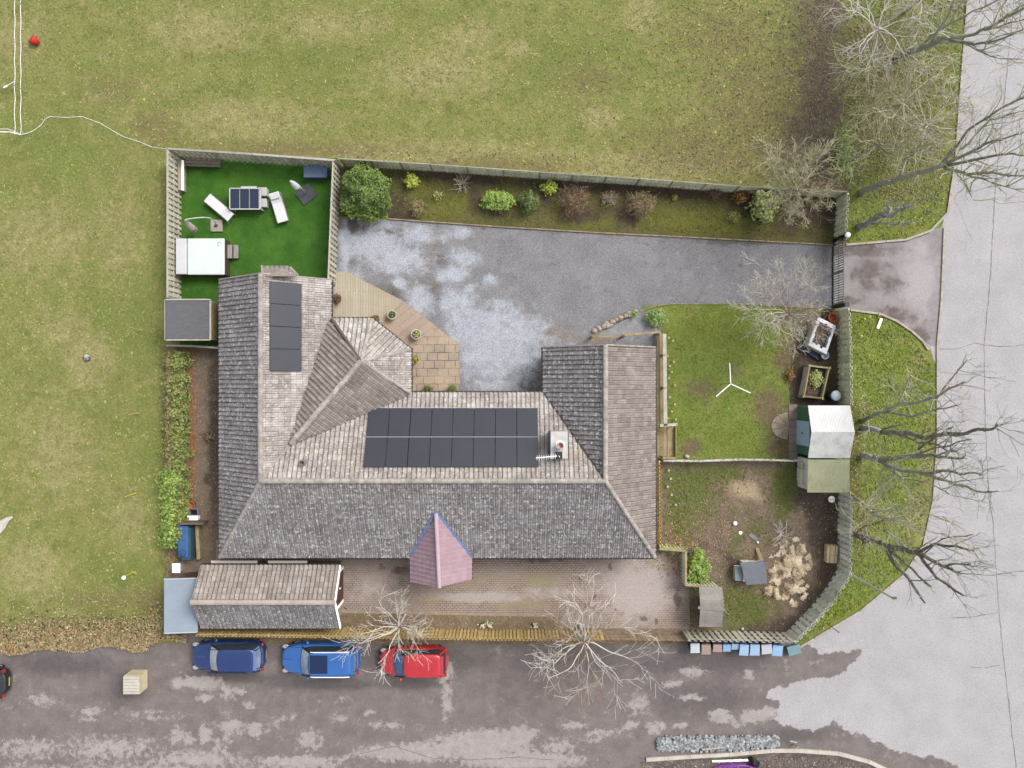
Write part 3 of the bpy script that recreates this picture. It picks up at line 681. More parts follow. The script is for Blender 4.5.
o0 = Vector((-7.78, -1.38, ZE+k_e*(YN+1.38)+.02)); pw_, ph_ = 9.2/8, 1.70
for j in range(2):
    for i in range(8): panel(o0+uS*(i*pw_)+vS*(j*(ph_+.03)), uS, vS, nS, pw_-.025, ph_-.01)
mb = MB()
for vv in (-.03, ph_+.005, ):
    a_ = o0+vS*vv+nS*.135; mb.bar(a_, a_+uS*9.2, .03, .02)
mb.build('panel_rail', M_rail, house)
kw = (ZR-ZE)/(XR1-XM)
nE = Vector((ZR-ZE, 0, XR1-XM)).normalized(); vE = Vector((-(XR1-XM), 0, ZR-ZE)).normalized(); uE = Vector((0, 1, 0))
x0 = -11.37; o1 = Vector((x0, .68, ZE+kw*(XR1-x0)+.02))
for i in range(4): panel(o1+uE*(i*1.18), uE, vE, nE, 1.155, 1.73)
# chimney, pot, aerial, vent
czb = 3.6
cx0, cx1 = P(551,0,5.35).x, P(567,0,5.35).x; cy0, cy1 = P(0,458,5.35).y, P(0,432,5.35).y
mb = MB(); mb.box(((cx0+cx1)/2,(cy0+cy1)/2,(czb+5.35)/2),(cx1-cx0,cy1-cy0,5.35-czb))
ch = smoothbevel(mb.build('chimney', mk('chimney_render', pc(206,204,202), pc(176,172,170), 2.5, fine=.2), house))
mb = MB(); mb.box(((cx0+cx1)/2,(cy0+cy1)/2,5.39),(cx1-cx0+.06,cy1-cy0+.06,.09)); smoothbevel(mb.build('chimney_cap', mk('cap_mortar', pc(230,228,224), pc(206,202,198), 3., fine=.15), ch))
pz = 5.43; cpx = P(560.3,445.3,5.7)
mb = MB(); mb.lathe((cpx.x,cpx.y,pz),((.19,0),(.17,.1),(.15,.42),(.19,.44),(.19,.5),(.13,.5),(.13,.3)),16)
mb.build('chimney_pot', mk('terracotta_pink', pc(222,178,170), pc(206,164,156)), ch, True)
mb = MB(); mb.lathe((cpx.x,cpx.y,pz),((.25,0),(.22,.07),(.19,.1)),16); mb.build('pot_flaunching', M_white, ch, True)
mb = MB(); mb.box((cx0-.09,(cy0+cy1)/2,4.65),(.06,1.35,.5)); mb.build('lead_flashing', mk('lead_blue', pc(112,124,146), pc(86,96,116), 4., .5), ch)
ax = P(559,456,5.9)
mb = MB(); mb.tube([(ax.x,ax.y,5.2),(ax.x,ax.y,6.3)],.022,6); a0, a1 = P(536,458,6.2), P(557,456,6.2)
mb.tube([a0,a1],.02,6)
for k in range(9):
    q = a0.lerp(a1, .05+k*.11); mb.bar(q+Vector((0,-.13,0)), q+Vector((0,.13,0)), .012, .012)
mb.build('aerial', mk('aluminium_pale', (.75,.75,.74,1), rough=.4), house)
mb = MB()
for k in range(9): mb.bar((ax.x-.2,ax.y-.2+k*.05,5.62+.02*(k % 2)),(ax.x+.2,ax.y-.16+k*.05,5.62),.018,.018)
mb.box((ax.x,ax.y,5.6),(.36,.36,.02)); mb.build('aerial', mk('reflector_dark', pc(70,68,62)), house)
vp = P(303,463,4.6)
mb = MB(); mb.lathe((vp.x,vp.y,4.42),((.2,0),(.19,.22),(.17,.42),(.13,.42),(.13,.1)),18); mb.build('vent_pipe', mk('vent_grey', pc(166,158,152), pc(130,124,120), 6.), house)
# ------------------------------------------------------------------ fences
def woodmat(name, c1, c2, moss=None):
    return mk(name, c1, c2, 2.2, .85, tint=.2, fine=.15, fs=14, spots=[(moss, 1.6, .6, .1)] if moss else None)
W_pale = woodmat('wood_weathered_pale', pc(236,230,212), pc(212,204,184), pc(190,194,156))
W_green = woodmat('wood_mossy', (.50,.49,.37,1), (.40,.40,.27,1), (.30,.33,.19,1))
W_grey = woodmat('wood_grey', (.52,.51,.44,1), (.40,.40,.34,1), (.30,.33,.22,1))
W_yellow = woodmat('wood_golden', pc(252,224,156), pc(240,204,126), pc(214,188,124))
W_tan = woodmat('wood_tan', pc(190,172,132), pc(168,148,110), pc(140,134,90))
W_cap = woodmat('wood_cap', pc(206,202,192), pc(184,178,164))
W_brown = woodmat('wood_brown', pc(132,112,98), pc(112,94,82))

def fence(label, pix, h, style, mat, capm, group=None, bw=.14, pitch=.30, post=2.0, inner=None, name='timber_fence', capw=.06):
    q = [P(x, y, h) for x, y in pix]; base = (q[0].x, q[0].y, 0.)
    t = thing(name, label, 'fence', base, 0, group)
    bm_, rm, cm = MB(), MB(), MB(); posts = []
    acc = 0.
    for a, b in zip(q, q[1:]):
        d = (b-a); L = d.length; d = d.normalized(); nrm = Vector((-d.y, d.x, 0))
        if inner is not None and nrm.dot(Vector(inner)-a) < 0: nrm = -nrm
        rz = math.atan2(d.y, d.x)
        k = max(1, round(L/post))
        for j in range(k+1):
            p = a.lerp(b, j/k)
            if not posts or (posts[-1]-p).length > .3: posts.append(p)
        nb = max(1, int(L/pitch))
        for i in range(nb):
            s_ = (i+.5)/nb*L
            for side in ((1, -1) if style == 'hit' else (1,)):
                ss = s_ + (0 if side == 1 else pitch*.5)
                if ss > L: continue
                p = a + d*ss + nrm*(side*.045 if style == 'hit' else (.012 if i % 2 else -.012))
                hh = h - rng.uniform(0, .03) - .02
                bm_.box((p.x, p.y, hh/2+.03), (bw*rng.uniform(.94, 1.04), .016, hh-.05), rz+rng.uniform(-.02, .02), rng.uniform(-.012, .012), tint=min(1, max(0, rng.gauss(.5, .24))))
        for z in (.35, h*.55, h-.28):
            rm.bar(a+Vector((0,0,z-h))+nrm*.0, b+Vector((0,0,z-h)), .05, .08, tint=rng.random())
        if capm: cm.bar(a+Vector((0,0,-.01)), b+Vector((0,0,-.01)), capw if style != 'hit' else capw+.05, .035, tint=rng.random())
    bm_.build('board_panel', mat, t); rm.build('rails', mat, t)
    if capm: cm.build('top_rail', capm, t)
    for p in posts[:60]:
        hp = h+.03 if capm else h-.12; m = MB(); m.box((p.x, p.y, hp/2), (.09, .07, hp), tint=rng.random()); m.build('post', capm or mat, t)
    return t
ctr = (0, 0, 0)
G1 = 'hit and miss fences round the artificial lawn'
fence('pale weathered fence along the field side of the artificial lawn', [(167.5,297),(167.5,149)], 1.75, 'hit', W_pale, W_cap, G1, bw=.17, inner=ctr)
fence('pale weathered fence behind the solar topped table, along the top of the artificial lawn', [(168,148.5),(252,154),(334,160)], 1.75, 'hit', W_pale, W_cap, G1, bw=.17, inner=ctr)
fence('pale weathered fence between the artificial lawn and the large round green bush', [(333,161),(328,281)], 1.75, 'hit', W_pale, W_cap, G1, bw=.17, inner=(5, 8, 0), capw=.02)
fence('long mossy close boarded fence between the big field and the planted bed', [(340,158.5),(430,164),(540,172),(640,178.5),(740,186),(846,191.5)], 1.45, 'close', W_green, woodmat('cap_mossy', pc(186,184,160), pc(160,160,130)), None, bw=.12, pitch=.115, inner=ctr)
fence('short mossy slatted fence from the planted bed down to the black gate', [(849,193),(846,238)], 1.6, 'hit', W_green, None, None, inner=ctr, bw=.22, pitch=.31)
fence('mossy slatted fence between the raised beds and the roadside verge', [(850,309),(851.5,350),(852,404)], 1.75, 'hit', W_green, None, None, inner=ctr, bw=.22, pitch=.31)
fence('grey slatted fence beside the hen run, behind the olive roofed store', [(852,493),(851,575)], 1.75, 'hit', W_grey, None, None, inner=ctr, bw=.22, pitch=.31)
fence('grey slatted fence curving around the corner of the hen run', [(851,576),(836,600),(818,621),(797,642)], 1.7, 'hit', W_grey, None, None, inner=ctr, bw=.23, pitch=.33)
fence('grey green slatted fence behind the row of wheelie bins', [(796,642.5),(744,641.5),(690,640.5)], 1.75, 'hit', W_pale, None, None, inner=ctr, bw=.2, pitch=.33)
fence('plain faded orange fence at the right end of the paved yard', [(690,641),(640,640.5),(606,640)], 1.1, 'close', woodmat('wood_faded', pc(190,166,140), pc(176,150,120)), None, None, bw=.14, pitch=.135, inner=ctr)
fence('golden stained slatted fence in front of the three parked cars', [(604,640.5),(520,640),(440,639),(340,637.5),(196,635.5)], 1.75, 'hit', W_yellow, None, None, inner=ctr, bw=.125, pitch=.2)
fence('low trellis fence cornering round the bright shrub by the paved yard', [(660,549),(686,551),(686,585),(719,588)], 1.25, 'hit', W_green, W_tan, None, inner=(15,-8,0), bw=.09, pitch=.2)
fence('narrow golden slatted fence between bungalow and hen run, below the steps', [(660,462),(660.5,500),(661,548)], 1.3, 'hit', W_yellow, None, None, inner=ctr, bw=.09, pitch=.2)
fence('thin grey rail fence with pale top between lawn and hen run', [(664,461),(700,461.5),(740,460),(772,460.5),(806,461.5)], .95, 'hit', W_grey, W_cap, None, bw=.05, pitch=.5, post=1.6, capw=.0)
fence('short grey fence and rail between little grey roofed shelter and bungalow', [(167,345.5),(192,346),(219,348)], 1.2, 'hit', W_tan, W_cap, None, inner=ctr, bw=.1, pitch=.22)

# gate
t = thing('sliding_gate', 'black metal bar gate closing the drive entrance', 'gate', P(833,275))
M_black = mk('black_metal', pc(34,36,40), rough=.45)
M_gal = mk('galvanised', pc(168,170,170), pc(146,148,148), rough=.5)
gx0, gy0, gy1 = P(833.2,0).x, P(0,305).y, P(0,243).y
mb = MB(); mb.bar((gx0,gy0,1.42),(gx0,gy1,1.42),.05,.06); mb.bar((gx0,gy0,.12),(gx0,gy1,.12),.06,.08); mb.bar((gx0,gy0,.78),(gx0,gy1,.78),.04,.05)
for y in (gy0, gy1, (gy0+gy1)/2): mb.bar((gx0,y,.1),(gx0,y,1.45),.06,.06)
mb.build('gate_frame', mk('gate_grey', pc(120,122,122), rough=.5), t)
mb = MB()
n = 26
for i in range(n): y = gy0+(gy1-gy0)*(i+.5)/n; mb.tube([(gx0,y,.15),(gx0,y,1.4)],.02,5)
mb.build('bars', M_black, t)
for y, lb in ((241, 'black gate post with a round white cap beside the planted bed'), (307.5, 'black gate post without any cap beside the raised beds')):
    p = P(834, y); tt = thing('gate_post', lb, 'gate post', p)
    mb = MB(); mb.box((p.x,p.y,.85),(.2,.2,1.7)); mb.box((p.x+.02,p.y,1.72),(.26,.26,.04)); mb.build('post', M_black, tt)
    if y < 300:
        mb = MB(); mb.lump((p.x,p.y,1.84),.16,0,0.,12,8); mb.build('cap', M_white, tt, True)
        mb = MB(); mb.bar((p.x-.5,p.y-.45,1.35),(p.x,p.y,1.35),.16,.16); mb.bar((p.x-.5,p.y-1.1,1.3),(p.x-.5,p.y-.4,1.3),.1,.1); mb.build('arm', M_black, tt)

# ------------------------------------------------------------------ walkway, railing and steps on the east side of the house
t = thing('timber_walkway', 'narrow raised timber walkway with railings along the east wall of the bungalow', 'walkway', P(660,380))
mb = MB()
xa, xb = P(657,0,.45).x, P(664.5,0,.45).x; ya, yb = P(0,333,.45).y, P(0,459,.45).y
for i in range(3): mb.box((xa+(i+.5)*(xb-xa)/3,(ya+yb)/2,.43),((xb-xa)/3-.012,ya-yb,.05), tint=rng.random())
mb.build('deck', W_tan, t)
mb = MB(); z1 = 1.35
A, B, C_, D_ = P(592,336.5,1.0), P(624,335,z1), P(660,332,z1), P(665.5,427,z1)
mb.bar(A, P(624,336,1.0), .10, .06); mb.bar(B, C_, .11, .06, tint=.8)
mb.build('railing', W_tan, t)
mb = MB(); mb.bar(P(664.5,334,z1), D_, .20, .05, tint=.9); mb.build('railing', W_cap, t)
mb = MB(); mb.bar(P(658.5,334,1.0), P(659.5,425,1.0), .12, .06, tint=.4); mb.build('railing', woodmat('wood_rail_brown', pc(172,150,108), pc(150,128,92)), t)
mb = MB(); mb.bar(P(660,425.5,z1), P(677.5,424.5,z1), .16, .05, tint=.95); mb.build('railing', W_cap, t)
for x, y, zz in ((592,337,1.0),(624,336,1.4),(660,333,1.4),(664.5,355,1.38),(665,388,1.38),(665.5,426,1.42),(677,425,1.38),(664,458,1.38)):
    p = P(x, y, zz); mb = MB(); mb.box((p.x,p.y,zz/2),(.12,.12,zz)); mb.build('post', W_brown if x < 626 else W_tan, t)
for i, (x0_, x1_, zz) in enumerate(((657.5,662,.42),(662.2,667,.30),(667.2,674.5,.16))):
    a, b = P(x0_,427,zz), P(x1_,457,zz)
    mb = MB(); mb.box(((a.x+b.x)/2,(a.y+b.y)/2,zz-.03),(b.x-a.x-.02,a.y-b.y,.05), tint=.5+.1*i); mb.build('step', W_tan, t)
mb = MB(); mb.bar(P(675.5,426,.25), P(675.5,457,.25), .05, .3); mb.bar(P(659,457.5,1.0), P(675,458,.5), .08, .12); mb.build('stringer', W_tan, t)

# ------------------------------------------------------------------ sheds
# grey felt roofed shelter beside the artificial lawn
t = thing('shelter', 'small open shelter with flat grey felt roof beside the artificial lawn', 'shelter', P(192,322))
M_felt = mk('roof_felt', pc(106,106,112), pc(118,118,122), 3., .9, fine=.12, fs=20, stretch=(1,3,1))
a, b = P(165.5,299.5,2.2), P(210.5,340,2.2)
mb = MB(); mb.box(((a.x+b.x)/2,(a.y+b.y)/2,2.2),(b.x-a.x,a.y-b.y,.08),ry=R(1.5)); mb.build('roof', M_felt, t)
for x in (a.x, b.x): mb = MB(); mb.bar((x,a.y,2.2),(x,b.y,2.2),.05,.14); mb.build('roof_trim', W_pale, t)
for y in (a.y, b.y): mb = MB(); mb.bar((a.x+.03,y,2.2),(b.x-.03,y,2.2),.05,.14); mb.build('roof_trim', W_pale, t)
for x in (a.x+.1, b.x-.1):
    for y in (a.y-.1, b.y+.1):
        mb = MB(); mb.box((x,y,1.1),(.1,.1,2.2)); mb.build('post', W_pale, t)
mb = MB(); mb.box((b.x-.05,(a.y+b.y)/2,1.1),(.03,a.y-b.y-.2,2.1)); mb.build('wall', W_tan, t); mb = MB(); mb.box((a.x+.1,(a.y+b.y)/2,1.1),(.03,a.y-b.y-.2,2.1)); mb.build('wall', W_tan, t)

# tiled garden store, bottom left
t = thing('garden_store', 'long garden store with lichen speckled tiled roof and brown door', 'outbuilding', P(268,605))
zr_, ze_ = 3.3, 2.0
n1, n2, r1, r2 = P(200,565.5,ze_), P(337.5,565.5,ze_), P(191,602.3,zr_), P(335.5,603,zr_)
s1, s2 = P(198,627.5,ze_), P(336,626.5,ze_)
T_shed = tilemat('store_tile', pc(162,150,142), pc(178,166,156), pc(198,190,182), pc(226,222,216), .5, .6)
x0_, x1_ = r1.x, r2.x
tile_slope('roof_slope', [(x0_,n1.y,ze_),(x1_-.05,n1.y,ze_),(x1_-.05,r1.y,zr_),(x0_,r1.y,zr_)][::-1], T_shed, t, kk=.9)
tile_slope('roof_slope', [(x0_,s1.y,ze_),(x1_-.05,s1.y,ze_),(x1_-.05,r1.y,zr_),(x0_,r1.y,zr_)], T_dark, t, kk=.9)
ridge('ridge_tiles', (x0_,r1.y,zr_+.05), (x1_,r1.y,zr_+.05), t, .14, mk('store_ridge', pc(206,192,182), pc(184,170,160), 2., tint=.1))
ym = r1.y; yn, ys_ = n1.y-.2, s1.y+.2; xw = P(342,600).x
mb = MB(); mb.prism([(x0_+.15,ys_),(xw,ys_),(xw,yn),(x0_+.15,yn)],0,1.98)
mb.raw([(xw,ys_,1.98),(xw,yn,1.98),(xw,ym,zr_-.12),(xw-.2,ys_,1.98),(xw-.2,yn,1.98),(xw-.2,ym,zr_-.12)],[(0,1,2),(5,4,3),(0,2,5,3),(1,4,5,2)])
mb.build('wall', mk('store_harl', pc(196,180,164), pc(176,160,146), fine=.1), t)
mb = MB(); mb.box((xw+.05,ym+.15,1.0),(.06,1.75,2.0)); dr = mb.build('door', mk('door_brown', pc(110,72,62), pc(96,62,54)), t)
mb = MB(); mb.box((xw+.11,ym+.15,1.0),(.05,.08,.14)); mb.build('handle', M_white, dr)
mb = MB()
for y in (ym-.82, ym+1.12): mb.box((xw+.06,y,1.05),(.07,.18,2.1))
mb.box((xw+.06,ym+.15,2.08),(.07,2.1,.14)); mb.build('door_frame', M_white, t)
mb = MB(); mb.bar((x1_-.02,n1.y,ze_+.02),(x1_-.02,ym,zr_+.02),.06,.2); mb.bar((x1_-.02,s1.y,ze_+.02),(x1_-.02,ym,zr_+.02),.06,.2); mb.build('bargeboard', M_white, t)
mb = MB(); mb.box((-15.6,n1.y+.12,1.86),(2.6,.25,.04),tint=.5); mb.box((-12.6,n1.y+.12,1.86),(2.2,.25,.04)); mb.build('wall_shelf', mk('pale_board', pc(226,214,204)), t)
gutter([(x0_,n1.y+.05,ze_-.05),(x1_,n1.y+.05,ze_-.05)], t); gutter([(x0_,s1.y-.05,ze_-.05),(x1_,s1.y-.05,ze_-.05)], t)
# lean-to store
t = thing('lean_to', 'lean-to store with flat blue grey roof at the field end of the garden store', 'shed', P(182,605))
a, b = P(164.5,579.5,2.15), P(197.5,631.5,2.0)
M_bg = mk('roof_blue_grey', pc(164,178,192), pc(156,170,184), 1.2, .6, fine=.04, fs=12)
mb = MB(); mb.raw([(a.x,b.y,2.2),(b.x,b.y,1.98),(b.x,a.y,1.98),(a.x,a.y,2.2),(a.x,b.y,2.14),(b.x,b.y,1.92),(b.x,a.y,1.92),(a.x,a.y,2.14)],((0,1,2,3),(7,6,5,4),(0,4,5,1),(1,5,6,2),(2,6,7,3),(3,7,4,0)))
mb.build('roof', M_bg, t)
for y in (a.y+.03, b.y-.03): mb = MB(); mb.bar((a.x,y,2.2),(b.x,y,1.98),.06,.08); mb.build('roof_trim', mk('trim_pale', pc(206,212,218)) if y > b.y else bpy.data.materials['trim_pale'], t)
mb = MB(); mb.prism([(a.x+.15,b.y+.12),(b.x-.02,b.y+.12),(b.x-.02,a.y-.15),(a.x+.15,a.y-.15)],0,1.9); mb.build('wall', W_brown, t)
mb = MB(); mb.box((b.x-.85,a.y-.12,.95),(.85,.05,1.8)); mb.build('door', woodmat('dark_door', pc(84,66,58), pc(100,80,70)), t)

# white roofed garden shed with olive annex
t = thing('garden_shed', 'green garden shed with white ridged roof and pale blue door', 'shed', P(825,432))
wx0, wx1 = P(797,0).x, P(850,430,2.0).x-.12
zr_, ze_ = 2.5, 2.0
y0_, yr_, y1_ = P(0,405.5,ze_).y, P(0,432,zr_).y, P(0,458,ze_).y
rx0, rx1 = P(808,0,ze_).x, P(850,0,ze_).x
def corr(a, b, c, d, mat, name, par, n=28, amp=.018, gable=None):
    mb = MB(); a, b, c, d = map(Vector, (a, b, c, d)); nn = (b-a).cross(d-a).normalized(); nn = nn if nn.z > 0 else -nn
    for i in range(n*2):
        f0, f1 = i/(2*n), (i+1)/(2*n); h0, h1 = amp*(i % 2), amp*((i+1) % 2)
        mb.face((a.lerp(b,f0)+nn*h0, a.lerp(b,f1)+nn*h1, d.lerp(c,f1)+nn*h1, d.lerp(c,f0)+nn*h0))
    mb.face((a-nn*.03,d-nn*.03,c-nn*.03,b-nn*.03))
    return mb.build(name, mat, par)
M_wroof = mk('white_sheet_roof', pc(246,246,244), pc(232,232,230), 2., .5); M_wroof2 = mk('white_sheet_roof_worn', pc(246,246,244), pc(226,228,222), 1.6, .6, spots=[(pc(206,208,196), 1.5, .6, .1)])
corr((rx0,y0_,ze_),(rx1,y0_,ze_),(rx1+.05,yr_,zr_),(rx0,yr_,zr_), M_wroof, 'roof', t, 28, .008)
corr((rx0,y1_,ze_),(rx1,y1_,ze_),(rx1+.05,yr_,zr_),(rx0,yr_,zr_), M_wroof2, 'roof', t, 28, .010)
M_sgreen = mk('shed_green', pc(88,142,114), pc(78,128,102), 2.)
mb = MB(); mb.prism([(wx0,y1_+.1),(wx1,y1_+.1),(wx1,y0_-.1),(wx0,y0_-.1)],0,1.95)
mb.raw([(wx0,y1_+.1,1.95),(wx0,y0_-.1,1.95),(wx0,yr_,zr_-.05),(wx1,y1_+.1,1.95),(wx1,y0_-.1,1.95),(wx1,yr_,zr_-.05)],[(0,2,1),(3,4,5),(0,3,5,2),(1,2,5,4)])
mb.build('wall', M_sgreen, t)
dy0, dy1 = P(0,420).y, P(0,444).y
mb = MB(); mb.box((wx0-.03,(dy0+dy1)/2,.98),(.05,dy0-dy1,1.9)); dr = mb.build('door', mk('door_blue', pc(206,228,252), pc(196,220,250), 2.), t)
mb = MB(); mb.box((wx0-.08,(dy0+dy1)/2,1.0),(.06,.06,.12)); mb.build('handle', M_black, dr)
t = thing('garden_store', 'flat olive roofed store joined to the white roofed shed', 'shed', P(825,476))
ya_, yb_ = P(0,459.5,1.95).y, P(0,492.5,1.9).y
M_olive = mk('olive_roof', pc(186,186,152), pc(172,172,138), 1.6, .7, fine=.08, spots=[(pc(160,160,120), 2., .62, .08)])
corr((rx0,yb_,1.9),(rx1,yb_,1.9),(rx1,ya_,1.96),(rx0,ya_,1.96), M_olive, 'roof', t, 22, .006)
mb = MB(); mb.prism([(wx0+.02,yb_+.1),(wx1,yb_+.1),(wx1,ya_-.02),(wx0+.02,ya_-.02)],0,1.87); mb.build('wall', W_grey, t)
mb = MB(); mb.box((wx0-.01,(ya_+yb_)/2-.1,.9),(.04,.75,1.7)); dr = mb.build('door', W_grey, t)
mb = MB(); mb.bar((wx0-.035,ya_-.3,1.05),(wx0-.035,yb_+.3,1.05),.02,.06); mb.build('hinge', W_cap, dr)
mb = MB(); a, b = P(788.5,404), P(797,459)
for i in range(7): mb.box(((a.x+b.x)/2,a.y+(i+.5)*(b.y-a.y)/7,.03),(b.x-a.x,(a.y-b.y)/7-.02,.06),tint=rng.random())
tag(mb.build('slab_path', mk('slab_grey', pc(162,148,138), pc(148,134,124), tint=.1)), kind='structure')
mb = MB(); c = P(789,426)
for k in range(5):
    a0, a1 = R(95+k*34), R(95+(k+1)*34-2)
    mb.prism([(c.x,c.y)]+[(c.x+1.05*math.cos(a0+(a1-a0)*i/5),c.y+.8*math.sin(a0+(a1-a0)*i/5)) for i in range(6)],0,.05+.004*k,tint=rng.random())
tag(mb.build('fan_paving', mk('paving_buff', pc(186,170,150), pc(164,148,128), tint=.12)), kind='structure')

# hen coop
c = P(753,574); t = thing('hen_coop', 'small hen coop with grey felt roof, nest box and ramp', 'hen coop', c)
q = [P(740.5,562.8,1.05),P(765,561.5,1.05),P(767.3,583.2,.95),P(746.4,585,.95)]
mb = MB(); mb.raw(q+[p-Vector((0,0,.06)) for p in q],((3,2,1,0),(4,5,6,7),(0,1,5,4),(1,2,6,5),(2,3,7,6),(3,0,4,7))); mb.build('roof', mk('coop_felt', pc(134,138,146), pc(122,126,134), 3., fine=.06), t)
cx = sum((p.x for p in q))/4; cy = sum((p.y for p in q))/4
mb = MB(); mb.box((cx,cy,.46),(1.2,1.05,.88),rz=-.03); mb.build('wall', W_grey, t)
nb = P(738.6,573,.55); mb = MB(); mb.box((nb.x,nb.y,.45),(.42,.78,.4),rz=-.03); nbx = mb.build('nest_box', W_grey, t)
mb = MB(); mb.box((nb.x,nb.y,.68),(.46,.84,.03),ry=R(-8)); mb.build('lid', mk('lid_grey', pc(150,164,166), pc(140,154,156)), nbx)
mb = MB(); mb.bar(P(757,548,.05), P(762,561,.5), .2, .03)
mb.build('ramp', W_tan, t)
# timber log store
t = thing('log_store', 'small timber store with slatted grey gable roof at the yard corner', 'log store', P(710,608))
rzz, eze = 1.75, 1.45
mb = MB()
y_r = P(0,607,rzz).y
for (ya_, yb_, n_) in ((P(0,587,eze).y, y_r, 6), (y_r, P(0,627,eze).y, 6)):
    up_ = ya_ > y_r + .2
    for i in range(n_):
        f0, f1 = i/n_, (i+1)/n_
        for_ = lambda f: (ya_+(yb_-ya_)*f, (eze+(rzz-eze)*f) if up_ else (rzz+(eze-rzz)*f))
        (ya, za), (yb, zb) = for_(f0), for_(f1)
        xa_, xb_ = (P(699,0,eze).x, P(722,0,eze).x)
        mb.raw([(xa_,ya,za+.03),(xb_+.04*i*(.5 if up_ else .0),ya,za+.03),(xb_,yb,zb+.012),(xa_,yb,zb+.012),(xa_,ya,za),(xb_,ya,za),(xb_,yb,zb-.015),(xa_,yb,zb-.015)],((3,2,1,0),(4,5,6,7),(0,1,5,4),(1,2,6,5),(2,3,7,6),(3,0,4,7)),min(1,max(0,rng.gauss(.5,.22))))
mb.build('roof', woodmat('wood_silver', pc(176,168,160), pc(152,146,140)), t)
mb = MB(); mb.bar(P(698,607.5,rzz), P(725,610,rzz), .16, .04); mb.build('ridge_board', woodmat('ridge_silver', pc(164,158,152), pc(144,138,132)), t)
a, b = P(701,589,0), P(720,622,0)
mb = MB(); mb.prism([(P(703,0).x,P(0,620).y),(P(717,0).x,P(0,620).y),(P(717,0).x,P(0,593).y),(P(703,0).x,P(0,593).y)],.05,1.4); mb.build('wall', W_brown, t)

# ------------------------------------------------------------------ raised beds, water butt
M_soil = mk('planter_soil', pc(92,74,60), pc(70,58,48), 5., fine=.35, fs=18, spots=[(pc(104,116,62), 4., .62, .06), (pc(120,88,72), 3., .66, .05)])
def planter(label, c4, z, wall, rim, rimw, soilz, ragged=False):
    q = [P(x, y, z) for x, y in c4]; c = sum(q, Vector())/4
    t = thing('raised_bed', label, 'raised bed', (c.x, c.y, 0))
    mb = MB()
    for i in range(4):
        a, b = q[i], q[(i+1) % 4]
        for k in range(3):
            mb.bar((a.x,a.y,z*(k+.5)/3),(b.x,b.y,z*(k+.5)/3),.06,z/3-.015,tint=rng.random())
    mb.build('boards', wall, t)
    mb = MB()
    for i in range(4):
        a, b = q[i], q[(i+1) % 4]; inn = (c-(a+b)/2); inn.z = 0; inn.normalize()
        if ragged:
            n = 7
            for k in range(n):
                wd = rimw*(rng.uniform(.7, 1.5) if i in (1, 3) else rng.uniform(.5, .8))
                p0, p1 = a.lerp(b,k/n), a.lerp(b,(k+1)/n)
                mb.raw([p0+Vector((0,0,.012)),p1+Vector((0,0,.012)),p1+inn*wd+Vector((0,0,.03)),p0+inn*wd+Vector((0,0,.03)),p0+inn*wd*1.1-Vector((0,0,.25)),p1+inn*wd*1.1-Vector((0,0,.25))],[(0,1,2,3),(3,2,5,4)])
        else:
            mb.bar(a+inn*rimw*.3+Vector((0,0,.02)), b+inn*rimw*.3+Vector((0,0,.02)), rimw, .03, tint=rng.random())
    mb.build('rim', rim, t)
    if not ragged:
        for p in q:
            mb = MB(); mb.box((p.x,p.y,(z+.06)/2),(.13,.13,z+.06),rz=.2); mb.build('corner_post', rim, t)
    g = MB(); n = 10; z0 = soilz
    for i in range(n):
        for j in range(n):
            vs = []
            for di, dj in ((0,0),(1,0),(1,1),(0,1)):
                u, v = (i+di)/n*.92+.04, (j+dj)/n*.92+.04
                p = q[0].lerp(q[1],u).lerp(q[3].lerp(q[2],u),v)
                vs.append((p.x,p.y,z0+.07*mnoise.noise(Vector((p.x*3,p.y*3,0)))))
            g.face(vs if (q[1]-q[0]).cross(q[3]-q[0]).z > 0 else vs[::-1])
    g.build('soil', M_soil, t, True)
    return t, q
pl1, q1 = planter('raised bed lined with ragged white sheeting beside the black gate', [(808.5,345),(818.5,317),(835.5,326),(826,354)], .8, woodmat('bed_beige', pc(236,228,198), pc(214,206,176)), mk('white_liner', pc(236,240,248), pc(216,222,232), 3., .4), .2, .55, True)
pl2, q2 = planter('plain timber raised bed with a mossy mound of plants', [(803.5,396.5),(809.5,365.5),(829.5,368),(822.5,398.5)], .75, W_pale, W_tan, .07, .45)
p = P(816,352,.3); tag(MB().build('placeholder', M_soil), None) if False else None
mb = MB(); a, b = P(801,346,.12), P(819,357,.12); mb.bar(a, b, .35, .24); mb.bar(a+Vector((0,0,.12)),b+Vector((0,0,.12)),.38,.03)
tag(mb.build('trough', mk('trough_blue', pc(48,72,92), pc(40,58,74), 3., .5)), 'dark blue trough lying against the white lined raised bed', 'trough')
p = P(822,355.5); t = thing('bucket', 'pale blue bucket at the corner of the white lined raised bed', 'bucket', p)
mb = MB(); mb.lathe((p.x,p.y,0),((.17,0),(.22,.42),(.24,.42),(.24,.46),(.2,.46),(.17,.2)),16); mb.build('body', mk('bucket_blue', pc(190,206,226), pc(170,188,212), 6.), t, True)
mb = MB(); mb.tube([(p.x-.22*math.cos(a_),p.y+.05,.45+.1*math.sin(a_)) for a_ in [math.pi*k/8 for k in range(9)]],.01,4); mb.build('handle', M_gal, t)
p = P(829.5,318.5); t = thing('plant_pot', 'orange plastic pot behind the white lined raised bed', 'plant pot', p)
mb = MB(); mb.lathe((p.x,p.y,0),((.2,0),(.27,.5),(.3,.5),(.3,.56),(.25,.56),(.22,.3)),16); mb.build('pot', mk('pot_orange', pc(206,110,84), pc(190,92,70)), t, True)
p = P(829.5,395.5); t = thing('water_butt', 'dark green water butt with domed white lid beside the white roofed shed', 'water butt', p)
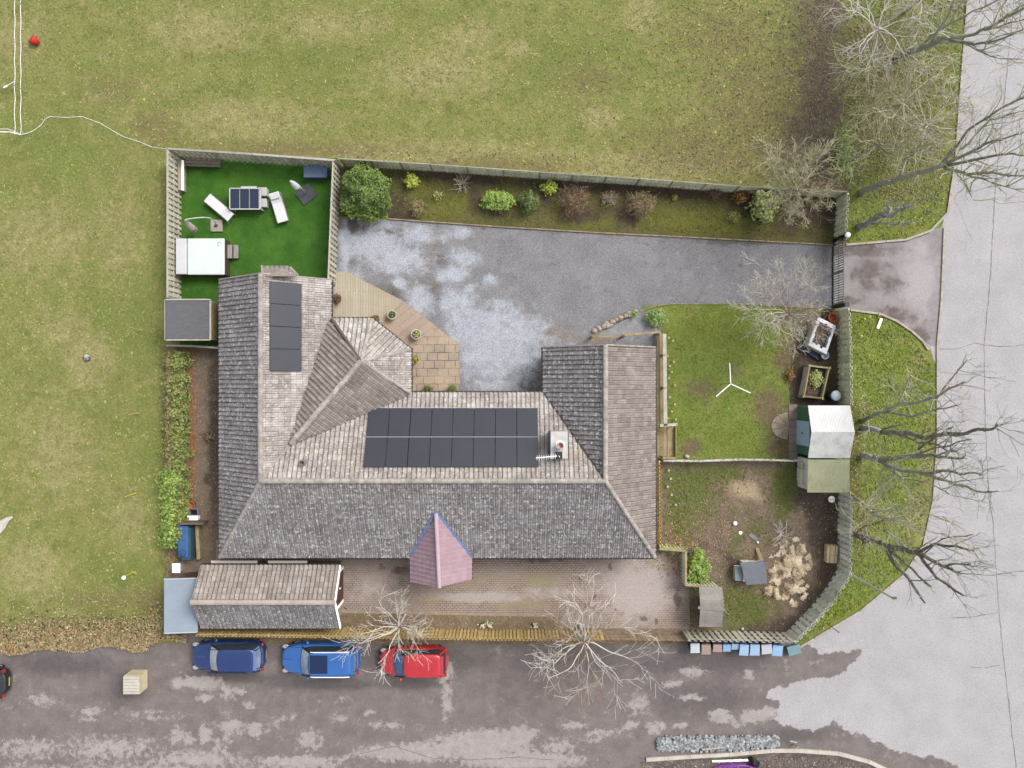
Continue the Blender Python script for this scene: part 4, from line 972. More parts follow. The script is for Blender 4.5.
mb = MB(); mb.lathe((p.x,p.y,0),((.24,0),(.3,.25),(.31,.6),(.27,.9)),20); mb.build('barrel', mk('butt_green', pc(48,66,60), rough=.5), t, True)
mb = MB(); mb.lathe((p.x,p.y,.88),((.30,0),(.30,.05),(.25,.09),(.14,.13),(.02,.145)),20); mb.build('lid', mk('butt_lid', pc(214,222,232), pc(200,210,222), 5.), t, True)
# rotary clothes line
p = P(722,383.8); t = thing('rotary_clothes_line', 'three armed rotary clothes line standing in the lawn', 'clothes line', p)
mb = MB(); mb.tube([(p.x,p.y,0),(p.x,p.y,1.85)],.022,8); mb.build('pole', M_gal, t)
hub = Vector((p.x,p.y,1.8))
for (ex, ey) in ((729.7,363),(716,396.5),(750.5,393)):
    e = P(ex, ey, 1.95); mb = MB(); mb.bar(hub, e, .045, .03); mb.build('arm', mk('arm_alu', (.62,.62,.6,1), rough=.4), t)
mb = MB()
for f in (.45, .95):
    ps = [hub.lerp(P(ex, ey, 1.95), f) for ex, ey in ((729.7,363),(716,396.5),(750.5,393))]
    for i in range(3): mb.tube([ps[i], ps[(i+1) % 3]], .003, 3)
mb.build('line', M_gal, t)

# ------------------------------------------------------------------ artificial lawn furniture
M_wov = mk('white_weave', pc(236,236,236), pc(214,214,214), 20., .6)
p = P(251,200); t = thing('garden_table', 'pale garden table topped with three dark glass panels', 'table', p)
tz = .75; a, b = P(229.5,188,tz), P(261,209.5,tz); cx, cy = (a.x+b.x)/2, (a.y+b.y)/2; wx, wy = b.x-a.x, a.y-b.y; rz_ = 0
mb = MB(); mb.box((cx,cy,tz-.03),(wx,wy,.05)); mb.build('table_top', mk('table_frame', pc(206,206,204)), t)
mb = MB()
for sx in (-1, 1): mb.box((cx+sx*(wx/2-.02),cy,tz+.01),(.05,wy,.05))
for sy in (-1, 1): mb.box((cx,cy+sy*(wy/2-.02),tz+.01),(wx,.05,.05))
mb.build('edge_frame', M_wov, t)
for k in range(3):
    mb = MB(); mb.box((cx-wx/2+.06+(k+.5)*(wx*.92)/3-.02,cy,tz+.012),((wx*.92)/3-.05,wy-.14,.03)); mb.build('glass_panel', mk('dark_glass', pc(50,62,84), rough=.2) if k == 0 else bpy.data.materials['dark_glass'], t)
for sx in (-1, 1):
    for sy in (-1, 1): mb = MB(); mb.box((cx+sx*(wx/2-.08),cy+sy*(wy/2-.08),.35),(.08,.08,.7)); mb.build('leg', M_wov, t)
mb = MB(); mb.box((cx+.1,cy+wy/2+.12,.42),(wx*.5,.12,.05)); mb.build('bench_rail', M_wov, t)
for yy, lb in ((193.5,'white woven cube stool tucked beside the garden table, nearer the field fence'),(204.5,'white woven cube stool beside the garden table, nearer the hot tub')):
    p = P(265,yy); t = thing('stool', lb, 'stool', p, 0, 'stools at the garden table')
    mb = MB(); mb.box((p.x,p.y,.2),(.46,.46,.4)); smoothbevel(mb.build('base', M_wov, t)); mb = MB(); mb.box((p.x,p.y,.43),(.48,.5,.07)); smoothbevel(mb.build('cushion', mk('cushion_pale', pc(216,214,212)), t), .03)
def lounger(label, pa, pb, wd, head):
    a, b = P(*pa, .4), P(*pb, .4); t = thing('sun_lounger', label, 'sun lounger', ((a.x+b.x)/2,(a.y+b.y)/2,0), 0, 'white sun loungers on the artificial lawn')
    d = (b-a).normalized(); s = Vector((-d.y,d.x,0)); L = (b-a).length
    M_l = mk('lounger_white', pc(246,246,246), rough=.6)
    m = MB(); m.bar(a, a+d*L*.68, wd, .09); smoothbevel(m.build('mattress', M_l, t), .03)
    m = MB(); m.bar(a+d*L*.68, b+Vector((0,0,.22)), wd, .09); smoothbevel(m.build('backrest', M_l, t), .03)
    m = MB(); m.bar(a+s*(wd/2+.02)-Vector((0,0,.06)), b+s*(wd/2+.02)-Vector((0,0,.06)), .04, .05); m.bar(a-s*(wd/2+.02)-Vector((0,0,.06)), b-s*(wd/2+.02)-Vector((0,0,.06)), .04, .05); m.build('frame', M_gal, t)
    for f in (.08, .85):
        for sg in (-1, 1):
            q = a+d*L*f+s*sg*wd*.48; m = MB(); m.box((q.x,q.y,.18),(.05,.05,.36)); m.build('leg', M_gal, t)
    if head:
        q = a+d*L*.86+Vector((0,0,.2)); m = MB(); m.bar(q-d*.14, q+d*.14, wd*.8, .1); smoothbevel(m.build('pillow', mk('pillow_grey', pc(226,226,228)), t), .03)
lounger('white sun lounger lying askew between the garden table and the leaning parasol base', (207,197.5), (232,218.5), .56, False)
lounger('white sun lounger with a head cushion next to the two stools', (283,222), (274.5,193.5), .62, True)
# parasols
p = P(217,226); t = thing('parasol', 'folded cream cantilever parasol on a pale square base', 'parasol', p)
mb = MB(); mb.box((p.x,p.y,.06),(.72,.72,.12)); smoothbevel(mb.build('base', mk('parasol_base', pc(196,188,176), pc(176,168,156)), t), .12, 4)
mb = MB(); mb.lathe((p.x,p.y,.12),((.1,0),(.08,.1),(.03,.14)),12); mb.build('hub', mk('hub_dark', pc(96,90,86)), t)
top = P(185.5,219.5,2.15)
mb = MB(); mb.tube([(p.x,p.y,.1),P(214.5,221,.8),P(210,218,1.5),P(204,217.3,2.0),P(195,218,2.15),tuple(top)],.03,8); mb.build('pole', M_wov, t)
mb = MB(); mb.tube([P(186,220,2.1),P(187,223,1.7),P(192,227.5,1.2),P(193.5,229.5,.7),P(194.5,231,.55)],[.07,.14,.18,.22,.1],9); mb.build('canopy', mk('canopy_cream', pc(216,206,196), pc(196,186,174), 5.), t)
p = P(306.5,194.5); t = thing('parasol', 'folded parasol with pale cover leaning over a dark slab base', 'parasol', p)
mb = MB(); mb.box((p.x,p.y,.05),(1.0,.9,.1),rz=R(38)); mb.build('base', mk('base_dark', pc(88,90,96), pc(78,80,86), 4.), t)
mb = MB(); mb.tube([(p.x,p.y,.1),P(299.5,187.5,1.2)],.035,8); mb.tube([(p.x+.1,p.y+.1,.1),P(298,186,1.3)],.02,6); mb.build('pole', M_gal, t)
mb = MB(); mb.tube([P(301,188.5,.9),P(296.5,186.8,1.2),P(293.2,183.5,1.5),P(290.5,181,1.75)],[.07,.2,.16,.06],9); mb.build('canopy', mk('canopy_white', pc(228,230,234), pc(204,208,214), 5.), t)
# boxes and benches along the fence
p = P(318,174.5); t = thing('storage_box', 'blue lidded storage box in the fence corner of the artificial lawn', 'storage box', p)
mb = MB(); mb.box((p.x,p.y,.28),(1.3,.62,.56)); mb.build('body', mk('box_blue', pc(84,102,136), pc(76,92,124)), t); mb = MB(); mb.box((p.x,p.y,.59),(1.36,.68,.07)); smoothbevel(mb.build('lid', mk('lid_blue', pc(112,130,164), pc(104,120,152), 3.), t))
p = P(206.5,164.5); t = thing('bench', 'low grey plank bench under the top fence of the artificial lawn', 'bench', p)
mb = MB()
for k in range(3): mb.box((p.x-.05,p.y+.17-.17*k,.42),(2.05,.15,.04),tint=rng.random(),rz=-.03)
mb.build('seat', woodmat('bench_grey', pc(140,130,120), pc(120,110,100)), t)
for sx in (-.85,.85): mb = MB(); mb.box((p.x+sx,p.y,.2),(.08,.42,.4)); mb.build('leg', W_brown, t)
p = P(186.3,178); t = thing('bench', 'narrow upright bench with white edge against the field side fence', 'bench', p)
mb = MB(); mb.box((p.x-.12,p.y,.3),(.24,1.7,.6)); mb.build('body', woodmat('bench_pink', pc(196,180,166), pc(176,160,146)), t); mb = MB(); mb.box((p.x+.04,p.y,.58),(.14,1.75,.05)); mb.build('top', M_white, t)
# hot tub and steps
p = P(208,256); t = thing('hot_tub', 'square hot tub with a bright white cover beside the fence', 'hot tub', p)
z_ = .9; a, b = P(176.5,238.5,z_), P(225,275,z_)
mb = MB(); mb.box(((a.x+b.x)/2,(a.y+b.y)/2,.43),(b.x-a.x-.06,a.y-b.y-.06,.86)); mb.build('cabinet', mk('tub_brown', pc(92,76,68), pc(80,66,58)), t)
xm_ = P(187.5,0,z_).x
mb = MB(); mb.box(((xm_+b.x)/2,(a.y+b.y)/2,.92),(b.x-xm_-.02,a.y-b.y,.12)); smoothbevel(mb.build('cover', mk('cover_white', pc(244,250,248), pc(234,246,242), 1.5, .5), t), .06, 3)
mb = MB(); mb.box(((xm_+a.x)/2,(a.y+b.y)/2,.97),(xm_-a.x-.02,a.y-b.y-.04,.18)); smoothbevel(mb.build('folded_cover', mk('cover_fold', pc(236,238,240), pc(224,226,230), 1.5), t), .05, 3)
lg = P(219,244,1.0); mb = MB()
mb.tube([(lg.x+.09*math.cos(k*.52),lg.y+.11*math.sin(k*.52),.985) for k in range(10)],.012,5); mb.build('emblem', mk('emblem_grey', pc(120,140,146)), t)
p = P(233.5,251.5); t = thing('tub_steps', 'two grey treads leading up to the hot tub', 'steps', p)
for k, (x, z_) in enumerate(((229.6,.45),(235.8,.24))):
    q = P(x,251.5,z_); mb = MB(); mb.box((q.x,q.y,z_-.03),(.28,.78,.05)); mb.build('tread', mk('tread_grey', pc(176,170,164), pc(160,154,148)) if k == 0 else bpy.data.materials['tread_grey'], t)
    for sy in (-1, 1): mb = MB(); mb.box((q.x,q.y+sy*.36,(z_-.05)/2),(.28,.04,z_-.05)); mb.build('leg', W_brown, t)

# ------------------------------------------------------------------ pots on the patio
M_terr = mk('pot_terracotta', pc(176,136,108), pc(160,120,94)); M_stone = mk('pot_stone', pc(214,208,196), pc(196,190,178))
def pot(x, y, r, h, pm, label, zb=.1):
    p = P(x, y); t = thing('plant_pot', label, 'plant pot', (p.x,p.y,zb))
    m = MB(); m.lathe((p.x,p.y,zb),((r*.7,0),(r*.95,h*.85),(r*1.08,h*.86),(r*1.08,h),(r*.86,h),(r*.8,h*.8)),18); m.build('pot', pm, t, True)
    m = MB(); m.lathe((p.x,p.y,zb+h*.78),((r*.82,0),(r*.6,.03),(.02,.04)),14); m.build('soil', M_soil, t)
    return t, Vector((p.x,p.y,zb+h*.85))
M_leafs = {}
def leafmat(name, c1, c2):
    return mk(name, c1, c2, 1.8, .6, tint=.42, spec=.35)
POTS = [pot(338.5,299.5,.26,.4,M_terr,'terracotta pot of bronze leaves on the timber deck by the bungalow'),
        pot(377,319.5,.22,.35,M_terr,'small pot of ochre leaves at the corner of the entrance roof'),
        pot(393,315.5,.27,.45,M_stone,'round stone pot on the boarded path, nearer the timber deck',.06),
        pot(417,335,.29,.45,M_stone,'round stone pot on the boarded path, nearer the slabs',.06),
        pot(415,359.5,.24,.35,M_terr,'pot of yellow variegated leaves on the slabs by the entrance',.04),
        pot(429,389.8,.24,.35,M_terr,'clipped green ball plant by the main roof edge, nearer the entrance',.04),
        pot(453,389.8,.24,.35,M_terr,'clipped olive ball plant by the main roof edge, nearer the gravel',.04)]
LG = {'bronze': leafmat('leaf_bronze', pc(140,104,76), pc(112,84,62)), 'ochre': leafmat('leaf_ochre', pc(150,130,70), pc(120,106,60)), 'green': leafmat('leaf_green', pc(124,150,62), pc(98,126,52)),
      'yellow': leafmat('leaf_yellow', pc(196,196,84), pc(160,170,66)), 'ball': leafmat('leaf_ball', pc(132,146,58), pc(108,124,46)), 'dark': leafmat('leaf_dark', pc(118,140,70), pc(98,118,56)),
      'bright': leafmat('leaf_bright', pc(180,208,98), pc(142,176,74)), 'lime': leafmat('leaf_lime', pc(214,226,92), pc(186,202,72)), 'rust': leafmat('leaf_rust', pc(168,128,62), pc(136,100,52)),
      'hedge': leafmat('leaf_hedge', pc(148,156,78), pc(176,170,100)), 'sage': leafmat('leaf_sage', pc(206,212,132), pc(168,182,96)), 'straw': leafmat('leaf_straw', pc(190,170,120), pc(160,140,96)), 'mint': leafmat('leaf_mint', pc(166,196,106), pc(136,166,82))}
LG['twig'] = mk('twig_brown', pc(168,140,110), pc(140,114,90), 4., .9, tint=.35); LG['twig_tan'] = mk('twig_tan', pc(174,150,112), pc(144,124,92), 4., .9, tint=.35)
def ball(parent, c, rad, n, size, m, name='foliage', flat=1., shell=.5, lob=.25, seed=None, asp=.6):
    seed = rng.uniform(0, 50) if seed is None else seed; mb = MB(); rad = Vector(rad) if hasattr(rad, '__len__') else Vector((rad, rad, rad*flat))
    for i in range(n):
        d = Vector((rng.gauss(0,1), rng.gauss(0,1), rng.gauss(0,1))).normalized()
        if d.z < -.3: d.z = -d.z
        r = (shell + (1-shell)*rng.random()**.5)*(1 + lob*2.2*mnoise.noise(d*1.8+Vector((seed,0,0))) + lob*mnoise.noise(d*4+Vector((0,seed,0))))
        p = Vector(c) + Vector((d.x*rad.x*r, d.y*rad.y*r, d.z*rad.z*r))
        if p.z < .03: continue
        nn = d*.6 + Vector((rng.gauss(0,.45), rng.gauss(0,.45), rng.gauss(0,.45)+.5))
        mb.leaf(p, size*rng.uniform(.6,1.35), nn, min(1,max(0,rng.gauss(.5,.22)+.35*mnoise.noise(d*2.6+Vector((seed,seed,0))))), asp)
    return mb.build(name, m, parent)
for (t, c), (kind, r, n) in zip(POTS, (('bronze',.3,160),('ochre',.24,130),('green',.2,60),('sage',.22,80),('yellow',.3,170),('ball',.3,320),('ball',.3,320))):
    ball(t, c+Vector((0,0,.12)), r, n, .09, LG[kind], flat=.9)
# ------------------------------------------------------------------ vegetation
BK = {'pale': mk('bark_pale', pc(236,228,212), pc(206,196,176), 5., .85, tint=.25), 'grey': mk('bark_grey', pc(204,201,182), pc(164,161,144), 4., .9, tint=.2, fine=.3, fs=20, spots=[(pc(206,206,170), 2.5, .6, .08)]),
      'lichen': mk('bark_lichen', pc(228,224,184), pc(196,191,152), 4., .9, tint=.3), 'white': mk('bark_white', pc(252,248,240), pc(232,226,214), 6., .85, tint=.15),
      'brown': mk('bark_brown', pc(176,146,126), pc(146,122,104), 4., .9, tint=.25), 'dark': mk('bark_dark', pc(160,150,138), pc(130,122,112), 3., .9, tint=.2, fine=.3, fs=20, spots=[(pc(196,194,160), 2.2, .58, .08)]),
      'stub': mk('bark_stub', pc(214,212,206), pc(150,146,138), 2.6, .9, fine=.35, fs=16), 'peel': mk('bark_peeled', pc(236,234,236), pc(206,202,202), 3., .85)}
def grow(mb, p, d, L, r, depth, up=.1, n=4, kids=(3, 5), wig=.18, ang=.75, rmin=.010, ratio=.62):
    p = Vector(p); d = Vector(d).normalized(); k = max(2, int(L/.28)); pts = [p.copy()]; rad = [r]; dirs = []
    for i in range(k):
        d = (d + Vector((rng.gauss(0,wig), rng.gauss(0,wig), rng.gauss(0,wig*.7)+up*.25))).normalized()
        p = p + d*(L/k); pts.append(p.copy()); rad.append(max(rmin*.8, r*(1-.75*(i+1)/k))); dirs.append(d.copy())
    mb.tube(pts, rad, n if r > .03 else 3, cap=False, tint=min(1,max(0,rng.gauss(.5,.25))))
    if depth > 0:
        for c in range(rng.randint(*kids)):
            f = rng.uniform(.25, 1.); i = min(k-1, int(f*k)); q = pts[i].lerp(pts[i+1], f*k-i)
            dd = dirs[i]; o = dd.orthogonal().normalized(); o = Matrix.Rotation(rng.uniform(0,6.28), 3, dd) @ o
            grow(mb, q, dd*math.cos(ang)+o*math.sin(ang)*rng.uniform(.6,1.2), L*ratio*rng.uniform(.6,1.1), max(rmin, r*(1-.7*f)*.6), depth-1, up, n, kids, wig, ang, rmin, ratio)

def bare_tree(name, label, base, fork, bark, nb, L, r, depth=3, up=.12, spread=1.2, tilt=None, group=None, kids=(4, 6), asym=None, fine=0):
    """base / fork: (px, py) on the ground and (px, py, z) of the fork"""
    b = P(*base); f = P(*fork); t = thing(name, label, 'tree', b, 0, group)
    m = MB(); m.tube([b-Vector((0,0,.1)), b.lerp(f,.5)+Vector((.03,.02,0)), f], [r*1.3, r, r*.85], 8); m.build('trunk', BK[bark], t)
    m = MB(); a0 = rng.uniform(0, 6.28)
    for i in range(nb):
        a = a0 + 6.28*i/nb + rng.uniform(-.3,.3); l = L*rng.uniform(.75,1.15)
        if asym: l *= 1 + asym[1]*math.cos(a-asym[0])
        e = rng.uniform(.15, .9)
        grow(m, f-Vector((0,0,rng.uniform(0,.5))), (math.cos(a)*spread, math.sin(a)*spread, e), l, r*.55, depth, up, 5, kids)
    m.build('crown', BK[bark], t)
    if fine:
        m = MB()
        for i in range(fine): a = rng.uniform(0,6.28); grow(m, f, (math.cos(a)*1.2, math.sin(a)*1.2, rng.uniform(.1,.7)), L*rng.uniform(.8,1.1), .02, 2, up, 3, (3,5), rmin=.007)
        m.build('fine_twigs', BK['brown'], t)
    return t
bare_tree('bare_tree', 'bare pale tree leaning over the red car and the blue car', (405,614), (398.7,627.5,2.5), 'white', 13, 1.9, .06, 2, .05, 1.25, kids=(4, 6), asym=(R(185), .25), fine=10)
bare_tree('bare_tree', 'larger bare pale tree over the lane, right of the parked cars', (580,625), (584,642,3.2), 'white', 14, 2.65, .075, 2, .05, 1.3, kids=(4, 6), asym=(R(-20), .15), fine=26)
bare_tree('bare_tree', 'bare pale tree growing at the far end of the planted bed near the gate', (779,202), (797,188,3.), 'lichen', 17, 1.9, .065, 3, .25, 1., kids=(4, 6), asym=(R(90), .25), fine=14)
bare_tree('bare_tree', 'bare pale tree beside the white lined raised bed, over the lawn edge', (775,322), (789,314,3.), 'pale', 17, 2.0, .06, 3, .25, 1.1, kids=(4, 5), asym=(R(150), .4), fine=12)

# pollarded roadside trees: limbs as polylines (px, py, z)
def pollard(label, base, limbs, bark, r0, twigs, tw_len=1.3, bark2=None, cut=True, group='pollarded trees on the roadside verge', name='pollarded_tree', butt=None):
    b = P(*base); t = thing(name, label, 'tree', b, 0, group)
    for li, (pts, ra, rb) in enumerate(limbs):
        q = [P(*p) for p in pts]; sm = []
        for i in range(len(q)-1):
            for j in range(4):
                f = j/4; o = mnoise.noise_vector(q[i].lerp(q[i+1], f)*1.1)*.14 if (i or j) else Vector((0,0,0))
                sm.append(q[i].lerp(q[i+1], f)+o)
        sm.append(q[-1]); n = len(sm)
        m = MB(); rad = [(ra+(rb*.8-ra)*i/(n-1))*.80+.012*mnoise.noise(sm[i]*3) for i in range(n)]
        m.tube(sm, rad, 8, tint=rng.random())
        for c in range(3 if li else 0):
            i = rng.randint(n//2, n-1); m.lump(sm[i], rad[i]*1.5, rng.random()*9, .3, 7, 5)
        m.build('trunk' if li == 0 else 'limb', BK[butt if butt and li == 0 else bark], t, True)
        m = MB()
        for c in range(2 if li else 1):
            i = rng.randint(max(1, n//4), n-1); a = rng.uniform(0, 6.28); grow(m, sm[i], (math.cos(a)*.45, math.sin(a)*.45, 1.), rng.uniform(1.2, 2.4), rad[i]*.5, 1, .3, 5, (2, 4), .12, .45, .012)
        if m.v: m.build('branches', BK[bark], t)
        m = MB()
        for c in range(max(3, int(twigs*.9))):
            i = rng.randint(max(1, n//4), n-1); a = rng.uniform(0, 6.28)
            grow(m, sm[i], (math.cos(a)*.8, math.sin(a)*.8, rng.uniform(.2,1.5)), tw_len*rng.uniform(.5,1.35), rng.choice((.02,.026,.034)), 2, .2, 4, (1, 3), .16, .6)
        if m.v: m.build('twigs', BK[bark2 or bark], t)
    return t
pollard('tall pollarded tree behind the water butt and raised bed with two forked limbs', (862,421), [
    ([(862,421,0),(868,417.5,1.),(885,412,2.6)], .2, .15), ([(885,412,2.6),(898,405,4.),(920,402,6.),(937,397,7.),(950,388,8.),(966,382,9.2)], .13, .07), ([(937,398,7.),(950,380,8.5),(967,360,9.8)], .06, .04),
    ([(885,412,2.6),(908,417,4.5),(925,412,6.),(945,408,7.5),(962,403,8.5)], .1, .03), ([(886,412,2.6),(893,392,3.2),(891,386,3.6)], .06, .04), ([(898,405,4.),(908,385,4.6),(911,372,5.)], .06, .03)], 'grey', .2, 7, 1.5, 'pale')
pollard('tall pollarded tree with a cut pale butt right behind the white roofed shed', (864,428), [
    ([(863,427.5,0),(868,428.5,.8),(882,432,2.2)], .24, .2), ([(882,432,2.2),(903,434,4.2),(925,437,6.),(945,434,7.6),(965,433,9.),(982,430,10.3),(995,427.5,11.2)], .18, .09), ([(993,428,11.),(996,424,11.3)], .05, .06),
    ([(900,435,4.),(918,443,5.2),(935,444,6.4),(950,452,7.5)], .1, .04), ([(918,450,5.),(935,436,6.4),(953,427,7.6)], .07, .05)], 'dark', .2, 4, 1.4, 'grey', butt='peel')
pollard('many limbed pollarded tree with pale butt beside the olive roofed store', (866,457), [
    ([(862,456,0),(868,458.5,.7),(880,460,2.)], .26, .22), ([(880,460,2.),(905,457,4.2),(930,456,6.2),(950,457,7.6),(964,457.5,8.6)], .16, .07), ([(935,457,6.6),(950,450,7.6),(957,451,8.)], .06, .05),
    ([(880,461,2.),(900,470,3.8),(925,473,5.6),(945,472,7.),(965,474,8.4),(983,475,9.6)], .15, .06), ([(925,474,5.6),(940,479,6.8),(957,484,8.),(975,490,9.4),(997,491,10.8)], .12, .05),
    ([(880,461,2.),(893,472,3.2),(902,478,4.)], .13, .09), ([(905,458,4.),(925,452,5.6),(945,447,7.),(972,439,9.)], .08, .04), ([(880,462,2.),(905,478,4.),(935,487,6.2),(955,495,7.6),(990,503,9.8)], .06, .02)], 'grey', .2, 7, 1.5, 'grey', butt='peel')
pollard('slim twiggy tree between the two pollarded trees nearest the store and the bend', (857,499), [
    ([(853,497,0),(862,503,1.6),(872,513,3.)], .14, .1), ([(872,513,3.),(888,518,4.6),(900,522,5.6)], .1, .06), ([(872,512,3.),(895,508,5.),(920,512,7.),(950,518,9.)], .045, .015),
    ([(872,513,3.),(895,520,5.),(925,530,7.4),(948,534,9.)], .045, .015), ([(866,508,2.),(880,487,2.8),(890,480,3.4)], .06, .035), ([(872,514,3.),(866,520,3.),(854,527,2.9)], .06, .05)], 'pale', .14, 9, 1.9, 'lichen')
pollard('thick dark pollarded tree where the road bends, its limbs reaching over the tarmac', (856,533), [
    ([(851,532,0),(862,537,1.2),(880,543,3.)], .26, .22), ([(880,543,3.),(900,549,4.4),(918,553,5.8)], .2, .16), ([(918,553,5.8),(935,545,6.8),(955,546,8.),(974,551,9.4)], .1, .07), ([(925,553,6.),(942,540,7.4),(973,534,9.4)], .05, .03),
    ([(918,553,5.8),(930,560,6.8),(945,567,7.8),(960,573,8.8)], .14, .09), ([(945,567,7.8),(955,563,8.4),(970,564,9.2)], .07, .05), ([(918,553,5.8),(930,570,7.),(945,583,8.2),(963,595,9.6)], .12, .07),
    ([(880,543,3.),(893,554,4.2),(908,565,5.4),(930,586,7.2)], .11, .07), ([(886,550,3.4),(895,565,4.4),(910,580,5.6),(925,603,7.)], .12, .07), ([(884,530,3.4),(898,540,4.2),(905,548,4.8)], .08, .06), ([(851,535,.4),(866,527,2.),(882,521,3.4)], .06, .05)], 'dark', .26, 5, 1.4, 'grey')
pollard('tall leaning tree on the upper verge, its long limbs crossing the road', (862,192), [
    ([(860,194,0),(880,184,2.4),(905,176.5,5.),(930,171,7.2),(945,165,8.5)], .24, .17), ([(900,178,4.6),(905,160,5.2),(915,153,6.)], .1, .08), ([(945,165,8.5),(970,150,10.),(1000,138,11.5),(1030,130,12.5)], .12, .05), ([(945,166,8.5),(985,158,10.),(1012,153,11.),(1030,155,11.8)], .1, .05),
    ([(945,168,8.5),(970,173,9.8),(1000,174,11.),(1030,176,12.)], .11, .05), ([(960,172,9.2),(990,182,10.6),(1024,193,12.)], .05, .03), ([(955,170,9.),(965,185,9.4),(973,200,9.8)], .03, .015), ([(940,166,8.2),(968,130,9.6),(1000,108,11.),(1030,95,12.)], .1, .05), ([(960,150,9.2),(990,120,10.4),(1030,110,12.)], .06, .03)], 'grey', .24, 9, 1.9, 'lichen', name='leaning_tree', group=None)
pollard('short thick dead stub of a tree on the verge above the drive entrance', (861,226), [
    ([(859,227,0),(866,224,.8),(878,217,2.4),(890,209,3.7)], .26, .2), ([(878,217,2.4),(892,214,3.6),(905,208,4.8),(915,205,5.6)], .15, .06), ([(890,209,3.7),(888,202,4.2)], .1, .06), ([(872,224,2.),(895,224,3.6),(922,222,5.4)], .07, .02)], 'stub', .26, 2, .8, 'stub', name='tree_stub', group=None)
pollard('large tree at the top corner with mossy limbs spreading over the road', (898,56), [
    ([(896,58,0),(910,52,3.),(930,44,6.),(950,38,8.)], .24, .18), ([(950,38,8.),(975,34,9.),(1000,20,10.5),(1030,5,12.)], .13, .06), ([(950,40,8.),(975,45,9.4),(1000,38,10.6),(1030,28,12.)], .1, .05), ([(965,44,9.),(990,56,10.2),(1030,62,12.)], .05, .03),
    ([(930,44,6.),(945,20,7.6),(960,-10,9.),(975,-40,10.)], .11, .06), ([(985,28,9.6),(1005,25,10.4),(1030,18,12.)], .06, .03), ([(915,50,3.6),(940,30,6.),(985,5,9.),(1005,-5,10.)], .08, .03)], 'grey', .24, 9, 2., 'lichen', name='verge_tree', group=None)

# tangled bare saplings of the hedge line on the upper verge
for k, (bx, by, fx, fy, fz, brk, lb, L, nb) in enumerate((
    (862,52,880,28,3.2,'white','white barked sapling at the very top of the verge hedge line',3.0,12),(850,75,874,66,2.6,'lichen','lichen covered sapling spreading over the dark leaf strip',2.6,12),
    (878,110,904,104,3.,'lichen','pale twiggy sapling in the middle of the upper verge',2.9,14),(862,150,882,144,2.4,'lichen','lichen covered sapling above the corner of the planted bed fence',2.2,13),(905,130,930,124,3.,'pale','pale twiggy sapling close to the road kerb of the upper verge',2.2,12),
    (905,12,925,-4,2.8,'pale','pale twiggy sapling cut by the top edge of the photo',2.6,12))):
    bare_tree('bare_sapling', lb, (bx,by), (fx,fy,fz), brk, nb, L*.98, .075, 2, .1, 1.25, kids=(5, 7))

def bush(name, label, px, py, rad, kind, n, size, h=None, shell=.45, lob=.25, group=None, stems=5, zc=None, asp=.6):
    z = zc if zc is not None else rad[2]*.7; b = P(px, py, z); t = thing(name, label, 'shrub', (b.x,b.y,0), 0, group)
    m = MB()
    for i in range(stems):
        a = rng.uniform(0,6.28); m.tube([(b.x,b.y,-.05),(b.x+rad[0]*.25*math.cos(a),b.y+rad[1]*.25*math.sin(a),z*.6),(b.x+rad[0]*.6*math.cos(a),b.y+rad[1]*.6*math.sin(a),z+rad[2]*.3)],[.03,.022,.01],5)
    m.build('stems', BK['brown'], t)
    ball(t, (b.x,b.y,z), rad, n, size, LG[kind], shell=shell, lob=lob, asp=asp)
    return t
bush('evergreen_shrub','large rounded green evergreen bush in the corner of the planted bed',366,192.5,(1.42,1.5,1.25),'green',7500,.15,shell=.6,lob=.2)
bush('shrub','small yellow green shrub next to the large rounded bush',412,181.5,(.45,.45,.4),'lime',520,.12)
bush('shrub','bright green shrub wider than tall, in the middle of the planted bed',497,200.5,(.95,.62,.55),'bright',2400,.11)
bush('shrub','darker loose green shrub just right of the bright green wide shrub',528.5,202,(.62,.68,.6),'dark',1100,.12,shell=.25)
bush('shrub','small lime yellow shrub against the long fence',550,187.5,(.48,.42,.4),'lime',560,.12)
bush('shrub','orange leaved shrub beside the bare tree in the planted bed',741,196.5,(.5,.42,.45),'rust',420,.13,shell=.2)
bush('shrub','broad pale green leaved shrub at the foot of the bare tree in the planted bed',764,206,(.75,.95,.9),'sage',900,.22,shell=.4)
bush('shrub','tiny yellow shrub alone in the right half of the planted bed',675,197.5,(.17,.2,.2),'yellow',90,.09)
bush('shrub','dried straw coloured tuft beside the edging of the gravel drive',417,207.5,(.5,.48,.35),'straw',480,.13,shell=.2,asp=.25)
bush('shrub','faint grey green sprig in the moss of the planted bed',438,196,(.35,.35,.25),'sage',110,.08,shell=.1)
bush('shrub','low olive plant near the lower edging of the planted bed',733,217,(.42,.4,.3),'hedge',160,.1,shell=.1)
bush('shrub','mint green ground shrub in the grey chippings by the garage',655.5,317.5,(.62,.55,.4),'mint',1000,.11)
bush('shrub','small mint green sprig in the grey chippings by the garage',634,313.5,(.2,.28,.25),'mint',130,.1)
bush('shrub','bright yellow green shrub inside the trellis corner by the paved yard',697.5,568,(.62,1.05,.75),'bright',2200,.13,shell=.4,lob=.35)
bush('shrub','yellow foliage spilling over the trellis next to the bungalow corner',672,549,(.75,.3,.5),'yellow',380,.12,shell=.2)
bush('shrub','leafy green ivy growing along the verge hedge line above the gate',842,152,(.5,1.6,1.),'bright',1100,.14,shell=.2,lob=.5)
bush('shrub','small golden plant between lawn and plain raised bed',790,375,(.28,.5,.25),'rust',170,.11,shell=.2)
bush('shrub','low mossy plants heaped in the plain timber raised bed',816,379,(.42,.55,.3),'sage',620,.1,zc=.55,shell=.2,stems=0)
